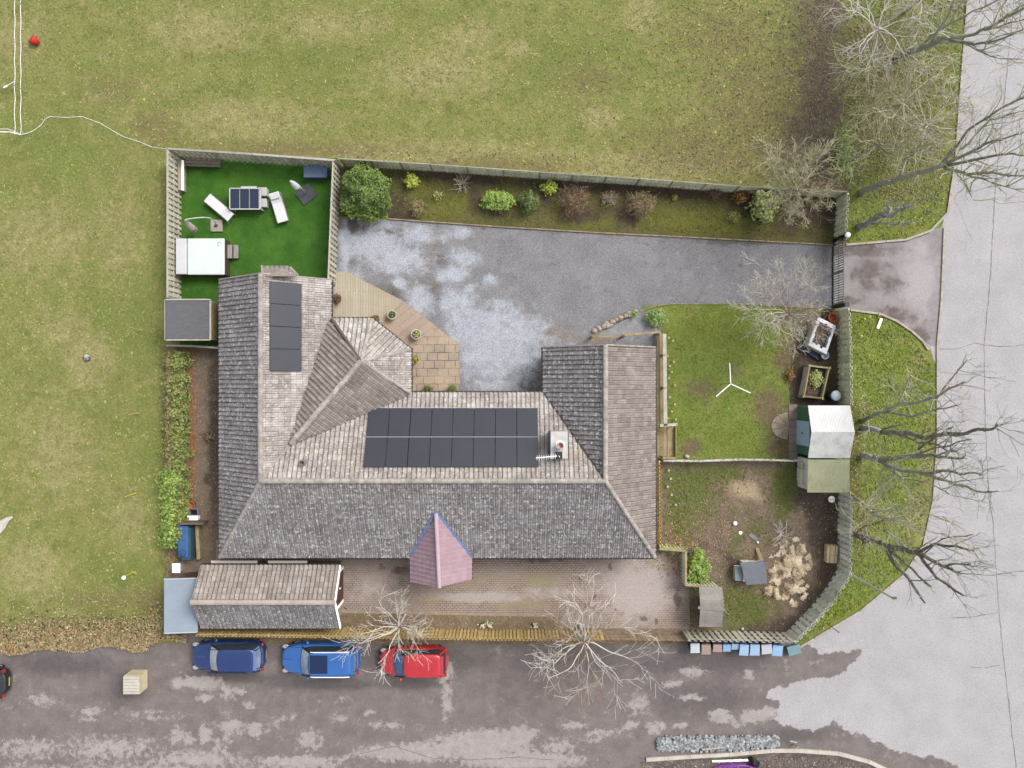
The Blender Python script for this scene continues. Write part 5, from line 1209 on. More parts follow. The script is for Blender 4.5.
bush('shrub','dark dead sprig lying on the side path beside the bungalow',209,438,(.35,.3,.2),'straw',60,.1,shell=.1)
def twigball(label, px, py, r, h, brk, n, depth=1, up=.1, kids=(2, 4), haze=None, nh=900):
    b = P(px, py); t = thing('bare_shrub', label, 'shrub', b); m = MB()
    for i in range(n):
        a = rng.uniform(0, 6.28); e = rng.uniform(.25, 1.6)
        grow(m, b+Vector((rng.gauss(0,.08),rng.gauss(0,.08),.02)), (math.cos(a), math.sin(a), e*h/r), r*rng.uniform(.7,1.1)*(1+.25*e), .022, depth, up, 3, kids, .12, .5, rmin=.008)
    m.build('twigs', BK[brk], t)
    if haze: ball(t, (b.x,b.y,h*.6), (r,r*.95,h*.6), nh, .2, LG[haze], 'fine_twigs', shell=.15, lob=.3, asp=.11)
    return t
twigball('bare shrub of long pinkish stems fanning out in the planted bed',462,185,.72,.8,'pale',34,0)
twigball('dense brown leafless shrub, the widest in the planted bed',573,203,.95,.9,'brown',40,1,kids=(2,4),haze='twig',nh=1700)
twigball('pale thin leafless shrub between the two brown leafless shrubs',609,200,.5,.6,'pale',26,1,haze='twig_tan',nh=160)
twigball('tan round leafless shrub with dark soil beside it',640,207,.78,.9,'lichen',34,1,kids=(2,4),haze='twig_tan',nh=1300)
twigball('tiny brown leafless shrub close to the long fence beside the orange shrub',713,193,.5,.5,'brown',30,1,haze='twig',nh=260)
twigball('low leafless tangle by the planted bed edging under the bare tree',792,213,.6,.5,'pale',28,1)
twigball('pale dead branches lying in the hen run beside the straw',781,534,.65,.3,'white',16,1)

# side hedge
b = P(177,452); t = thing('hedge', 'long loose green hedge along the field beside the side path', 'hedge', b)
m = MB()
for i in range(60):
    y = P(0,rng.uniform(352,545)).y; x = P(rng.uniform(172,190),0).x; m.tube([(x,y,-.05),(x+rng.uniform(-.2,.2),y+rng.uniform(-.2,.2),1.)],[.025,.01],4)
m.build('stems', BK['brown'], t)
def hedge_f(n, kind, name, y0, y1, xs, zs, size, wild=.3):
    m = MB()
    for i in range(n):
        y = rng.uniform(y0, y1); u = rng.gauss(0, .5); u = max(-1.1, min(1.1, u))
        wv = 1 + wild*mnoise.noise(Vector((0, y*.12, kind.__len__())))*2
        cx = (xs[0]+xs[1])/2; hx = (xs[1]-xs[0])/2*wv
        z = zs*(1-u*u*.5)*rng.uniform(.45, 1.)*(1+.35*mnoise.noise(Vector((u, y*.1, 4))))
        p = P(cx+u*hx, y, max(.05, z)); m.leaf(p, size*rng.uniform(.6,1.4), Vector((u*.6+rng.gauss(0,.4), rng.gauss(0,.5), 1)), min(1,max(0,rng.gauss(.5,.22)+.4*mnoise.noise(Vector((u*1.5, y*.12, 9))))))
    return m.build(name, LG[kind], t)
hedge_f(4800, 'green', 'foliage', 350, 545, (165,188), 1.2, .14); hedge_f(4800, 'hedge', 'foliage', 352, 540, (163,188), 1.25, .15, .4); hedge_f(1700, 'bright', 'foliage', 470, 548, (158,182), 1.35, .16); hedge_f(1300, 'straw', 'foliage', 352, 470, (164,174), 1.0, .13)
b = P(170,556); bush('shrub','dry grassy clump between oil tank and lean-to store',171,562,(.5,.8,.3),'straw',500,.16,shell=.2,asp=.25)

# scatter: grass tufts, fallen leaves, bank of dead bracken, straw, cobbles
def tufts(name, n, region, mat, size, masks=None, z=0., keep=None, hgt=.05):
    m = MB(); xs = [p[0] for p in region]; ys = [p[1] for p in region]; c = 0
    x0, x1, y0, y1 = max(min(xs),-6), min(max(xs),1030), max(min(ys),-6), min(max(ys),774)
    while c < n:
        px, py = rng.uniform(x0,x1), rng.uniform(y0,y1)
        if not inside((px,py), region): n -= 0; c += .25; continue
        c += 1
        if keep and rng.random() > keep(px,py): continue
        p = P(px,py); s_ = size*rng.uniform(.4,1.3); ti = min(1,max(0,rng.gauss(.5,.2)+.5*mnoise.noise(Vector((p.x*.8,p.y*.8,3)))))
        for k in range(2):
            a = rng.uniform(0,6.28); ca, sa = math.cos(a)*s_, math.sin(a)*s_; lx, ly = rng.gauss(0,.03), rng.gauss(0,.03); hh = hgt*rng.uniform(.5,1.4)
            m.face(((p.x-ca*.4,p.y-sa*.4,z),(p.x+ca*.4,p.y+sa*.4,z),(p.x+ca*.5+lx,p.y+sa*.5+ly,z+hh),(p.x-ca*.3+lx*2,p.y-sa*.3+ly*2,z+hh*.8)), ti)
    return tag(m.build(name, mat), kind='stuff')
GB = {'f': mk('blade_field', pc(140,154,78), pc(166,167,98), .8, .85, tint=.4), 'd': mk('blade_dry', pc(196,184,134), pc(172,160,104), 1., .85, tint=.3), 'v': mk('blade_verge', pc(138,156,66), pc(160,168,92), .8, .85, tint=.4), 'l': mk('blade_lawn', pc(128,150,62), pc(144,158,72), .9, .85, tint=.35), 'm': mk('blade_moss', pc(112,118,48), pc(128,128,60), 1., .85, tint=.35)}
FIELD = [(-6,-6),(815,-6),(800,100),(775,170),(840,188),(338,156),(166,146),(163,612),(-6,625)]
tufts('grass', 42000, FIELD, GB['f'], .085, z=0., hgt=.022)
tufts('dry_grass', 11000, FIELD, GB['d'], .13, keep=lambda x, y: min(1, max(worn(x,y)*1.1, brown(x,y)*.6) + .08), hgt=.025)
tufts('grass', 6500, [(846,-6),(965,-6),(955,160),(945,214),(905,238),(846,242)], GB['f'], .1, z=.014, hgt=.04)
tufts('grass', 9000, [(850,312),(880,316),(910,332),(934,372),(933,500),(903,570),(856,608),(800,642),(820,610),(842,575),(848,490)], GB['v'], .1, z=.014, hgt=.04)
tufts('grass', 7000, [(668,306),(832,309),(800,330),(790,380),(800,456),(664,458)], GB['l'], .08, z=.014, hgt=.025, keep=lambda x, y: 1-min(1, lw_s(x,y)))
tufts('grass', 5000, [(390,165),(600,178),(845,194),(845,240),(600,230),(430,219),(390,216)], GB['m'], .09, z=.012, hgt=.03, keep=lambda x, y: 1-min(.95, bedsoil(x,y)*1.2))
tufts('grass', 3500, [(664,465),(800,465),(798,520),(760,630),(700,632),(664,550)], GB['m'], .09, z=.016, hgt=.03, keep=lambda x, y: min(1, rn_g(x,y)*1.2))
def litter(name, n, fn, mat, size, z=.02, hz=0., asp=.65):
    m = MB()
    for i in range(n):
        px, py = fn(); p = P(px,py); m.leaf((p.x,p.y,z+rng.random()*hz), size*rng.uniform(.5,1.5), Vector((rng.gauss(0,.35),rng.gauss(0,.35),1)), rng.random(), asp)
    return tag(m.build(name, mat), kind='stuff')
L_br = mk('leaf_dead', pc(128,104,90), pc(96,78,68), 3., .85, tint=.5); L_pa = mk('leaf_pale', pc(206,184,152), pc(178,150,116), 3., .85, tint=.35); L_pk = mk('leaf_pinkish', pc(206,170,150), pc(170,132,114), 3., .85, tint=.35); L_or = mk('leaf_russet', pc(206,160,110), pc(176,128,84), 2., .85, tint=.4)
def f1():
    while True:
        x = 845-abs(rng.gauss(0,130)); y = rng.uniform(-5,186)
        if x > 380 and y < 160+(x-340)*.065 and rng.random() < .35+.65*brown(x,y)+.5*soil_e(x,y): return x, y
litter('fallen_leaves', 3000, f1, L_br, .085, .03, .03)
litter('fallen_leaves', 2600, lambda: (rng.gauss(824,16), rng.uniform(-5,190)), mk('leaf_grey', pc(168,150,136), pc(130,112,100), 3., .85, tint=.4), .08, .03, .02)
litter('fallen_leaves', 420, lambda: (rng.uniform(430,832), 238+abs(rng.gauss(0,14))), L_pk, .06, .03, .01)
litter('fallen_leaves', 420, lambda: (rng.uniform(340,845), 160+rng.uniform(-10,60)), L_br, .09, .04, .02)
litter('fallen_leaves', 1100, lambda: (rng.uniform(664,735), rng.gauss(545,26)), L_pk, .075, .03, .03)
litter('fallen_leaves', 1300, lambda: (rng.uniform(664,838), rng.uniform(500,634)), L_pa, .075, .03, .02)
litter('fallen_leaves', 500, lambda: (rng.gauss(675,14), rng.gauss(552,14)), L_or, .09, .03, .05)
litter('fallen_leaves', 500, lambda: (rng.uniform(218,690), rng.uniform(613,630)), L_pa, .07, .03, .02)
litter('fallen_leaves', 600, lambda: (rng.gauss(192,4), rng.uniform(348,500)), L_or, .08, .03, .05)
litter('fallen_leaves', 350, lambda: (rng.uniform(195,217), rng.uniform(348,560)), L_pa, .07, .03, .02)
litter('fallen_leaves', 500, lambda: (rng.gauss(862,14), rng.uniform(400,560)), L_pa, .08, .05, .04)
litter('fallen_leaves', 1600, lambda: (rng.uniform(846,945), rng.uniform(0,200)), L_pa, .08, .06, .05)
def fb():
    while True:
        x = rng.uniform(-5,188); y = 648-abs(rng.gauss(0,15)) + 3*math.sin(x*.1)+(3 if x < 60 else 0)-(6 if x > 150 else 0)
        if not (x > 163 and y < 634): return x, y
litter('bracken_bank', 6500, fb, mk('bracken_buff', pc(212,192,152), pc(178,156,120), 3., .85, tint=.4), .15, .03, .3, .35); litter('bracken_bank', 1500, fb, L_or, .13, .03, .35, .4); litter('bracken_bank', 1800, fb, mk('bracken_green', pc(150,150,84), pc(124,128,66), 2., .85, tint=.4), .17, .03, .3, .3); litter('bracken_bank', 1500, fb, mk('bracken_dark', pc(110,92,74), pc(84,72,60), 3., .9, tint=.4), .14, .02, .15)
def fs_():
    while True:
        x, y = rng.gauss(789,12), rng.gauss(572,20)
        c = ((x-790)/22)**2+((y-571)/36)**2
        if c < 1 and mnoise.noise(Vector((x*.13,y*.13,2))) + .5*mnoise.noise(Vector((x*.3,y*.3,5))) > -.02+.25*c: return x, y
m = MB()
for i in range(9500):
    px, py = fs_(); p = P(px,py); a = rng.uniform(0,6.28); l = rng.uniform(.05,.13); z = .03+.06*rng.random()
    d = Vector((math.cos(a),math.sin(a),rng.gauss(0,.15)))*l; s_ = Vector((-math.sin(a),math.cos(a),0))*rng.uniform(.008,.018); q = Vector((p.x,p.y,z))
    m.face((q-s_,q+d-s_,q+d+s_,q+s_), rng.random())
tag(m.build('straw', mk('straw', (.56,.48,.35,1), (.46,.36,.24,1), 1.5, .8, tint=.3, spots=[(pc(150,120,90), 1.3, .56, .1)])), kind='stuff')
m = MB()
for i in range(1500):
    px = rng.uniform(657,778); py = rng.gauss(743,3.6)-(px-720)*.02
    if abs(py-743) > 8.5: continue
    p = P(px,py); r_ = rng.uniform(.06,.13); m.lump((p.x,p.y,.04+.12*rng.random()*(1-abs(py-743)/9)), (r_,r_*rng.uniform(.6,1),r_*.7), rng.random()*30, .5, 6, 4, rng.random())
tag(m.build('stone_heap', mk('stone_heap', pc(190,192,194), pc(140,144,146), 4., .85, tint=.4)), kind='stuff')
m = MB()
for i in range(700):
    px = rng.uniform(640,900); py = rng.uniform(756,790)
    if py < 757+(max(0,px-830)*.3): continue
    p = P(px,py); r_ = rng.uniform(.02,.08); m.lump((p.x,p.y,.03), (r_,r_*.8,r_*.6), rng.random()*30, .5, 5, 3, rng.random())
tag(m.build('rubble', mk('rubble_bits', pc(190,182,176), pc(120,108,100), 4., .9, tint=.4)), kind='stuff')
# daffodils on the lawn side of the walkway and on the verge; white blossoms
def flower(px, py, label, grp, pm):
    p = P(px,py); t = thing('daffodil', label, 'flower', p, 0, grp); m = MB()
    m.tube([(p.x,p.y,0),(p.x,p.y,.26)],.012,4); 
    for k in range(3): a = rng.uniform(0,6.28); m.face(((p.x,p.y,.01),(p.x+.03*math.cos(a+1),p.y+.03*math.sin(a+1),.1),(p.x+.16*math.cos(a),p.y+.16*math.sin(a),.2),(p.x+.03*math.cos(a-1),p.y+.03*math.sin(a-1),.1)))
    m.build('stem', LG['green'], t); m = MB()
    for k in range(6): a = k*1.047; m.face(((p.x,p.y,.27),(p.x+.05*math.cos(a-.4),p.y+.05*math.sin(a-.4),.29),(p.x+.085*math.cos(a),p.y+.085*math.sin(a),.28),(p.x+.05*math.cos(a+.4),p.y+.05*math.sin(a+.4),.29)))
    m.build('petals', pm, t)
M_daf = mk('petal_yellow', pc(250,240,150), pc(240,226,120)); M_wht = mk('petal_cream', pc(244,242,214))
for x, y in ((668,338),(672,341),(667,356),(673,362),(669,366),(671,372),(668,378),(674,385),(669,397),(674,404),(671,411),(667,418),(675,419)): flower(x, y, 'yellow daffodil in the row along the walkway railing, lawn side', 'daffodils along the walkway railing', M_daf)
for x, y in ((863,319),(868,317),(878,315),(860,336)): flower(x, y, 'yellow daffodil in the verge grass just below the drive entrance', 'daffodils on the lower verge', M_daf)
for x, y in ((668,470),(670,478),(667,486),(671,494),(675,504)): flower(x, y, 'cream daffodil in the grass below the walkway steps', 'daffodils below the steps', M_wht)
for x, y, lb in ((483,624,'cream flower clump by the golden fence, leftmost of three'),(489.5,623.5,'cream flower clump by the golden fence, middle of three'),(534.5,624,'single cream flower clump by the golden fence, apart from the pair')):
    bush('flower_clump', lb, x, y, (.2,.18,.18), 'green', 60, .09, shell=.1, stems=2)
    c = [o for o in COL.objects if o.name.startswith('flower_clump')][-1]
    tag(c, None, 'flowers'); p = P(x,y); m = MB()
    for k in range(26): m.leaf((p.x+rng.gauss(0,.09),p.y+rng.gauss(0,.09),.3+rng.random()*.06),.1,Vector((rng.gauss(0,.3),rng.gauss(0,.3),1)),.5,.9)
    m.build('petals', M_wht, c)
# ------------------------------------------------------------------ cars
M_tyre = mk('tyre', pc(30,30,32), rough=.9); M_rim = mk('rim', (.45,.45,.46,1), rough=.35, metal=.6); M_trim = mk('car_trim', pc(30,32,36), rough=.6)
M_cglass = mk('car_glass', (.02,.024,.028,1), rough=.06, spec=.7); M_lampw = mk('headlight_lens', (.22,.23,.25,1), rough=.12); M_lampr = mk('taillight_lens', (.22,.015,.015,1), rough=.2); M_plate = mk('plate_white', (.75,.75,.72,1)); M_platey = mk('plate_yellow', (.3,.24,.06,1))
def paint(name, c, c2=None):
    t = NT(name); t.b.inputs['Coat Weight'].default_value = .6; t.b.inputs['Coat Roughness'].default_value = .12
    col = t.mix(t.rng(t.noise(1.6, 4), .35, .65), c, c2 or c)
    return t.done(col, .35, .4)
def rrect(x0, x1, hw, n=40, e0=4., e1=4., nose=1.):
    """plan outline between x0 and x1; half width hw"""
    out = []; cx, hx = (x0+x1)/2, (x1-x0)/2
    for k in range(n):
        a = 2*math.pi*k/n; c, s = math.cos(a), math.sin(a); e = e1 if c > 0 else e0
        r = (abs(c)**e + abs(s)**e)**(-1/e); out.append((cx+hx*c*r, hw*s*r))
    return out
def car(label, px, py, L, W, H, kind, body_m, screen=None, rear=None, roof_m=None, flip=False, name='parked_car'):
    loc = P(px, py, .75); loc.z = 0
    t = thing(name, label, 'car', loc, math.pi if flip else 0, None, local=True)
    hL, hW = L/2, W/2
    suv = kind == 'suv'; belt = 1.02 if suv else .93
    # lower body: stacked plan outlines whose height follows a side profile (bonnet, cabin, tail)
    ws = -hL + L*(.27 if kind != 'hatch' else .22)            # foot of the windscreen
    def top(x):
        f = (x+hL)/L; fw = (ws+hL)/L
        if f < fw: return (.66+(belt-.06-.66)*min(1, (f/fw))**.55)
        if f > .94: return belt-.02-(f-.94)/.06*.12
        return belt
    n = 48; rings = []
    for hz, sc_w, sc_l in ((.2,.94,.95),(.30,.985,.99),(.48,1.,1.),(.62,1.,1.),(.80,.985,.995),(.93,.955,.985),(1.,.90,.97)):
        ring = []
        for x, y in rrect(-hL*sc_l, hL*sc_l, hW*sc_w, n, 3.2, 4.2):
            z = .2+(top(x)-.2)*((hz-.2)/.8); ring.append((x, y, z))
        rings.append(ring)
    # bonnet and deck close the top with inward rings
    for s_ in (.75, .45, .12):
        rings.append([(x*(.97 if s_ > .5 else .96)*(1 if s_ > .5 else .99), y*s_, top(x*.97)+.025*(1-s_)) for x, y, z in rings[6]])
    m = MB(); vs = [p for r in rings for p in r]
    fs = [(i*n+k, i*n+(k+1) % n, (i+1)*n+(k+1) % n, (i+1)*n+k) for i in range(len(rings)-1) for k in range(n)]
    fs.append(tuple(range(n))[::-1]); fs.append(tuple((len(rings)-1)*n+k for k in range(n)))
    m.raw(vs, fs); body = m.build('body', body_m, t, True)
    # greenhouse of glass, roof panel, pillars
    gx0, gx1 = ws-.02, hL-(.16 if kind != 'hatch' else .10)
    rx0, rx1 = ws+(.66 if kind != 'suv' else .60), hL-(.42 if kind != 'hatch' else .38)
    gw, rw = hW*.90, hW*.73
    A = rrect(gx0, gx1, gw, n, 6, 7); B = rrect(rx0, rx1, rw, n, 7, 8)
    m = MB(); zt = H-.05
    lv = [[(A[k][0]+(B[k][0]-A[k][0])*f, A[k][1]+(B[k][1]-A[k][1])*(f**1.25), belt-.05+(zt-belt+.05)*(f**.92)) for k in range(n)] for f in (0,.25,.5,.75,1)]
    m.raw([p for r in lv for p in r], [(i*n+k, i*n+(k+1) % n, (i+1)*n+(k+1) % n, (i+1)*n+k) for i in range(4) for k in range(n)])
    m.build('windows', M_cglass, t, True)
    def patch(name, xa, xb, mm, sgx):
        m = MB(); nf, ny = 5, 8; g = []
        for i in range(nf+1):
            f = .10+.82*i/nf; hw_ = (gw+(rw-gw)*f**1.25)*.84
            for j in range(ny+1):
                v = -1+2*j/ny; bow = .10*abs(v)**2.5
                g.append((xa+(xb-xa)*f - sgx*(-.03) - sgx*bow, v*hw_, belt-.05+(zt-belt+.05)*f**.92+.03))
        for i in range(nf):
            for j in range(ny): q = (i*(ny+1)+j, i*(ny+1)+j+1, (i+1)*(ny+1)+j+1, (i+1)*(ny+1)+j); m.raw([g[a_] for a_ in q], [(0,1,2,3)])
        m.build(name, mm, t, True)
    patch('windscreen', gx0, rx0, screen or M_cglass, -1); patch('rear_window', gx1, rx1, rear or M_cglass, 1)
    m = MB(); R0 = rrect(rx0-.05, rx1+.05, rw+.025, n, 6, 7); lv = [[(x, y, zt-.03) for x, y in R0], [(x, y, zt) for x, y in R0]]
    for s_, dz in ((.93,.035),(.7,.055),(.35,.065),(.05,.068)):
        lv.append([((rx0+rx1)/2+(x-(rx0+rx1)/2)*(.5+.5*s_ if s_ < .9 else s_), y*s_, zt+dz) for x, y in R0])
    m.raw([p for r in lv for p in r], [(i*n+k, i*n+(k+1) % n, (i+1)*n+(k+1) % n, (i+1)*n+k) for i in range(len(lv)-1) for k in range(n)]+[tuple((len(lv)-1)*n+k for k in range(n))])
    roof = m.build('roof', roof_m or body_m, t, True)
    for sg in (-1, 1):
        for fx0, fx1, wd in ((gx0+.06, rx0+.03, .06), (gx1-.06, rx1-.03, .10), ((rx0+rx1)/2-.1, (rx0+rx1)/2-.06, .07)):
            m = MB(); m.bar((fx0, sg*gw*.955, belt-.02), (fx1, sg*rw*.985, zt-.01), wd, .03); m.build('pillar', body_m if wd > .065 else M_trim, t)
    for sx in (-1, 1):
        for sg in (-1, 1):
            x = sx*L*.305 - (.02 if sx < 0 else -.02); y = sg*(hW-.20)
            m = MB(); m.tube([(x,y-.11,.32),(x,y+.11,.32)], .325, 20); w_ = m.build('wheel', M_tyre, t, False)
            m = MB(); m.tube([(x,y+sg*.085,.32),(x,y+sg*.118,.32)], .21, 16); m.build('rim', M_rim, w_)
    for sg in (-1, 1):
        m = MB(); m.lump((-hL+.24, sg*hW*.74, .665), (.20,.13,.05), 1, 0, 12, 8); m.build('headlight', M_lampw, t, True)
        m = MB(); m.box((hL-.12, sg*hW*.80, .80), (.12,.2,.2)); smoothbevel(m.build('taillight', M_lampr, t), .03)
        m = MB(); m.lump((ws+.38, sg*(hW+.08), belt+.02), (.09,.13,.07), 2, 0, 10, 6); m.build('wing_mirror', body_m, t, True)
        for xh in (.0, .95 if kind != 'hatch' else 5):
            if xh > 3: continue
            m = MB(); m.box((xh+.1, sg*(hW-.012), .80), (.18,.03,.03)); m.build('door_handle', body_m, t)
    m = MB(); m.box((-hL+.01,0,.42),(.03,.5,.11)); m.build('number_plate', M_plate, t); m = MB(); m.box((hL-.011,0,.5),(.03,.5,.1)); m.build('number_plate', M_platey, t)
    m = MB(); m.box((-hL+.05,0,.32),(.12,W*.7,.18)); m.build('front_grille', M_trim, t)
    m = MB()
    for sg in (-.5, .35): m.bar((ws+.03, sg*hW, belt-.01), (ws+.16, sg*hW+.5, belt+.10), .025, .02)
    m.build('wipers', M_trim, t)
    m = MB()
    for sg in (-1, 1):                                        # bonnet shut lines
        m.bar((-hL+.32, sg*hW*.80, top(-hL+.32)+.006), (ws-.02, sg*hW*.78, top(ws-.02)+.012), .02, .012)
    m.build('bonnet_gap', M_trim, t)
    return t, dict(belt=belt, ws=ws, rx0=rx0, rx1=rx1, rw=rw, zt=zt, hL=hL, hW=hW)
t, k = car('dark blue estate car, leftmost of the three parked along the golden fence', 228, 656.5, 4.25, 1.80, 1.5, 'estate', paint('paint_navy', pc(30,62,126), pc(26,54,112)), mk('screen_whitish', pc(214,222,230), pc(176,190,206), 2.2, .25), mk('screen_grey', pc(120,140,180), pc(160,172,196), 3., .2))  # windscreen mottled whitish, rear window blue grey
m = MB(); m.box((k['rx1']+.06,0,k['zt']-.0),(.22,k['rw']*1.7,.05)); smoothbevel(m.build('spoiler', mk('spoiler_pale', pc(120,140,186), rough=.3), t), .02)
m = MB(); m.bar((-.9,-k['rw'],k['zt']+.06),(1.3,-k['rw'],k['zt']+.06),.03,.03); m.bar((-.9,k['rw'],k['zt']+.06),(1.3,k['rw'],k['zt']+.06),.03,.03); m.build('roof_rails', M_trim, t)
t, k = car('bright blue car with dark glass roof panel, middle of the three parked cars', 320.5, 659, 4.55, 1.88, 1.64, 'suv', paint('paint_blue', pc(52,116,198), pc(48,108,186)), mk('screen_pale', pc(206,220,232), pc(150,170,190), 2., .25), mk('screen_reflection', pc(160,166,176), pc(120,128,140), 4., .2))  # rear window: reflected branches put into its mottled grey colour
m = MB(); m.box(((k['rx0'])+.56,0,k['zt']+.058),(1.0,k['rw']*1.5,.03)); smoothbevel(m.build('glass_roof', mk('roof_glass', pc(34,54,92), rough=.15), t), .01)
for sg in (-1, 1): m = MB(); m.tube([(k['rx0']+.1,sg*k['rw']*1.02,k['zt']+.05),(k['rx0']+.3,sg*k['rw']*1.02,k['zt']+.11),(k['rx1']-.3,sg*k['rw']*1.02,k['zt']+.11),(k['rx1'],sg*k['rw']*1.02,k['zt']+.05)],.025,6); m.build('roof_rail', mk('rail_silver', (.6,.62,.64,1), rough=.3), t)
m = MB(); m.box((k['rx1']+.12,0,k['zt']-.02),(.24,k['rw']*1.75,.05)); smoothbevel(m.build('spoiler', bpy.data.materials['paint_blue'], t), .02)
t, k = car('red hatchback, rightmost of the three parked cars, under the bare tree', 413.5, 662, 3.95, 1.75, 1.48, 'hatch', paint('paint_red', pc(214,44,56), pc(200,36,48)), mk('screen_blue', pc(92,130,176), pc(70,104,150), 1.5, .2))  # blue reflection painted into the windscreen colour
m = MB(); m.box((k['rx1']+.08,0,k['zt']-.0),(.2,k['rw']*1.75,.05)); smoothbevel(m.build('spoiler', bpy.data.materials['paint_red'], t), .02)
car('black car mostly cut off by the left edge of the photo', -29, 683, 4.1, 1.78, 1.45, 'hatch', paint('paint_black', pc(30,32,36), pc(34,36,40)), flip=False)

# ------------------------------------------------------------------ wheelie bins
def wheelie(label, px0, px1, py0, py1, z, col, lidc, rz=0.):
    a, b = P(px0, py0, z), P(px1, py1, z); w_, d_2 = b.x-a.x, a.y-b.y; c = ((a.x+b.x)/2, (a.y+b.y)/2)
    t = thing('wheelie_bin', label, 'bin', (c[0], c[1], 0), rz, 'row of wheelie bins', local=True)
    bm_ = mk('bin_body', col, rough=.55); lm = mk('bin_lid', lidc, tuple(v*.9 for v in lidc[:3])+(1,), 4., .5, fine=.06)
    h = z-.08; wx, wy = w_/2-.03, d_2/2-.04
    m = MB(); m.raw([(-wx*.8,-wy*.75,.06),(wx*.8,-wy*.75,.06),(wx*.8,wy*.85,.06),(-wx*.8,wy*.85,.06),(-wx,-wy,h),(wx,-wy,h),(wx,wy,h),(-wx,wy,h)],((0,3,2,1),(4,5,6,7),(0,1,5,4),(1,2,6,5),(2,3,7,6),(3,0,4,7))); m.build('body', bm_, t)
    m = MB(); m.raw([(-w_/2,-d_2/2,h),(w_/2,-d_2/2,h),(w_/2,d_2/2-.06,h+.03),(-w_/2,d_2/2-.06,h+.03),(-w_/2,-d_2/2,h+.03),(w_/2,-d_2/2,h+.03),(w_/2*.96,0,h+.085),(-w_/2*.96,0,h+.085),(w_/2*.94,d_2/2-.06,h+.08),(-w_/2*.94,d_2/2-.06,h+.08)],((0,3,2,1),(0,1,5,4),(4,5,6,7),(7,6,8,9),(1,2,8,6,5),(3,0,4,7,9),(2,3,9,8))); smoothbevel(m.build('lid', lm, t), .015)
    m = MB(); m.tube([(-w_*.38,d_2/2-.01,h-.02),(w_*.38,d_2/2-.01,h-.02)],.018,6); m.build('handle', bm_, t)
    for sg in (-1, 1): m = MB(); m.tube([(sg*wx*.95-.03,wy*.9,.1),(sg*wx*.95+.03,wy*.9,.1)],.1,12); m.build('wheel', M_tyre, t)
cG = pc(90,92,96); cB = pc(60,96,160); cN = pc(110,86,74)
wheelie('pale blue grey lidded wheelie bin at the left end of the row', 690.5,700,642.5,653.5,1.0, cG, pc(224,232,242), .02)
wheelie('tan brown lidded wheelie bin next to the left end of the row', 701.5,711,643.5,655,1.0, cN, pc(188,164,150), .02)
wheelie('pinkish brown lidded wheelie bin left of the two small blue bins', 713,722.3,643.5,652.5,1.0, cN, pc(196,172,166), -.02)
wheelie('small blue lidded bin just right of the pinkish brown bin', 723,731,643.5,652,.95, cB, pc(168,206,242), .0)
wheelie('smallest blue lidded bin, nearly touching the fence, centre of the row', 731.5,739,643,650,.95, cB, pc(178,212,244), -.02)
wheelie('large light blue lidded bin right of the smallest blue bin', 739.5,749,643.5,656,1.05, cB, pc(184,214,244), -.06)
wheelie('large light blue lidded bin, second of the pair before the white lidded bin', 750,760,643.5,656,1.05, cB, pc(184,214,244), -.02)
wheelie('white grey lidded wheelie bin between two large blue bins', 761.5,772.5,643.5,654.5,1.05, cG, pc(220,224,232), .1)
wheelie('large blue lidded bin at the right end of the row', 772.5,783,644.5,656.5,1.05, cB, pc(172,210,246), -.1)
p = P(792,648); t = thing('recycling_crate', 'teal plastic crate beside the right end of the bin row', 'crate', (p.x,p.y,0), R(15), local=True)
m = MB(); m.box((0,0,.04),(.72,.5,.08))
for sx, sy, a_, b_ in ((0,.24,.72,.03),(0,-.24,.72,.03),(.345,0,.03,.46),(-.345,0,.03,.46)): m.box((sx,sy,.2),(a_,b_,.3))
m.build('body', mk('crate_teal', pc(124,160,166), pc(108,146,154), 4.), t); m = MB(); m.box((0,0,.36),(.76,.54,.03)); smoothbevel(m.build('lid', mk('crate_lid', pc(140,172,180), pc(124,158,166), 3.), t), .01)

# ------------------------------------------------------------------ oil tank corner
p = P(187,542); t = thing('oil_tank', 'blue oil tank in a dark timber surround beside the bungalow', 'oil tank', (p.x,p.y,0))
a, b = P(177.5,526,1.05), P(188,557.5,1.05)
m = MB(); m.box(((a.x+b.x)/2,(a.y+b.y)/2,.55),(b.x-a.x,a.y-b.y,1.0)); smoothbevel(m.build('tank', mk('tank_blue', pc(74,120,178), pc(60,104,160), 3., .5), t), .08, 3)
q = P(182,553,1.1); m = MB(); m.lathe((q.x,q.y,1.04),((.22,0),(.2,.07),(.12,.08)),16); m.build('cap', mk('tank_cap', pc(56,92,140)), t, True)
q0, q1 = P(189,525,0), P(198,556,0)
m = MB(); m.box(((q0.x+q1.x)/2,(q0.y+q1.y)/2,.5),(q1.x-q0.x,q0.y-q1.y,1.0)); m.build('side_tank', mk('tank_dark', pc(62,96,110), pc(52,82,94), 3.), t)
m = MB(); m.bar(P(199,525,.3), P(200.5,558,.3), .2, .6, .6); m.build('surround', W_tan, t)
m = MB(); m.bar(P(183,522.5,.8), P(206,522.5,.8), .12, .8, .3); m.build('surround', W_brown, t)
p = P(181,565.5); t = thing('gas_bottle_box', 'small white box between oil tank and lean-to store', 'box', (p.x,p.y,0))
m = MB(); m.box((p.x,p.y,.3),(.42,.5,.6)); smoothbevel(m.build('body', mk('boxed_white', pc(206,208,210), pc(180,182,186), 4.), t), .03); m = MB(); m.box((p.x,p.y,.63),(.46,.54,.05)); m.build('lid', M_white, t)
p = P(193,504); t = thing('plant_pot', 'empty orange terracotta pot on the side path', 'plant pot', p)
m = MB(); m.lathe((p.x,p.y,0),((.16,0),(.2,.3),(.24,.3),(.24,.38),(.19,.38),(.15,.15)),18); m.build('pot', mk('pot_bright', pc(206,122,84), pc(190,108,72)), t, True)
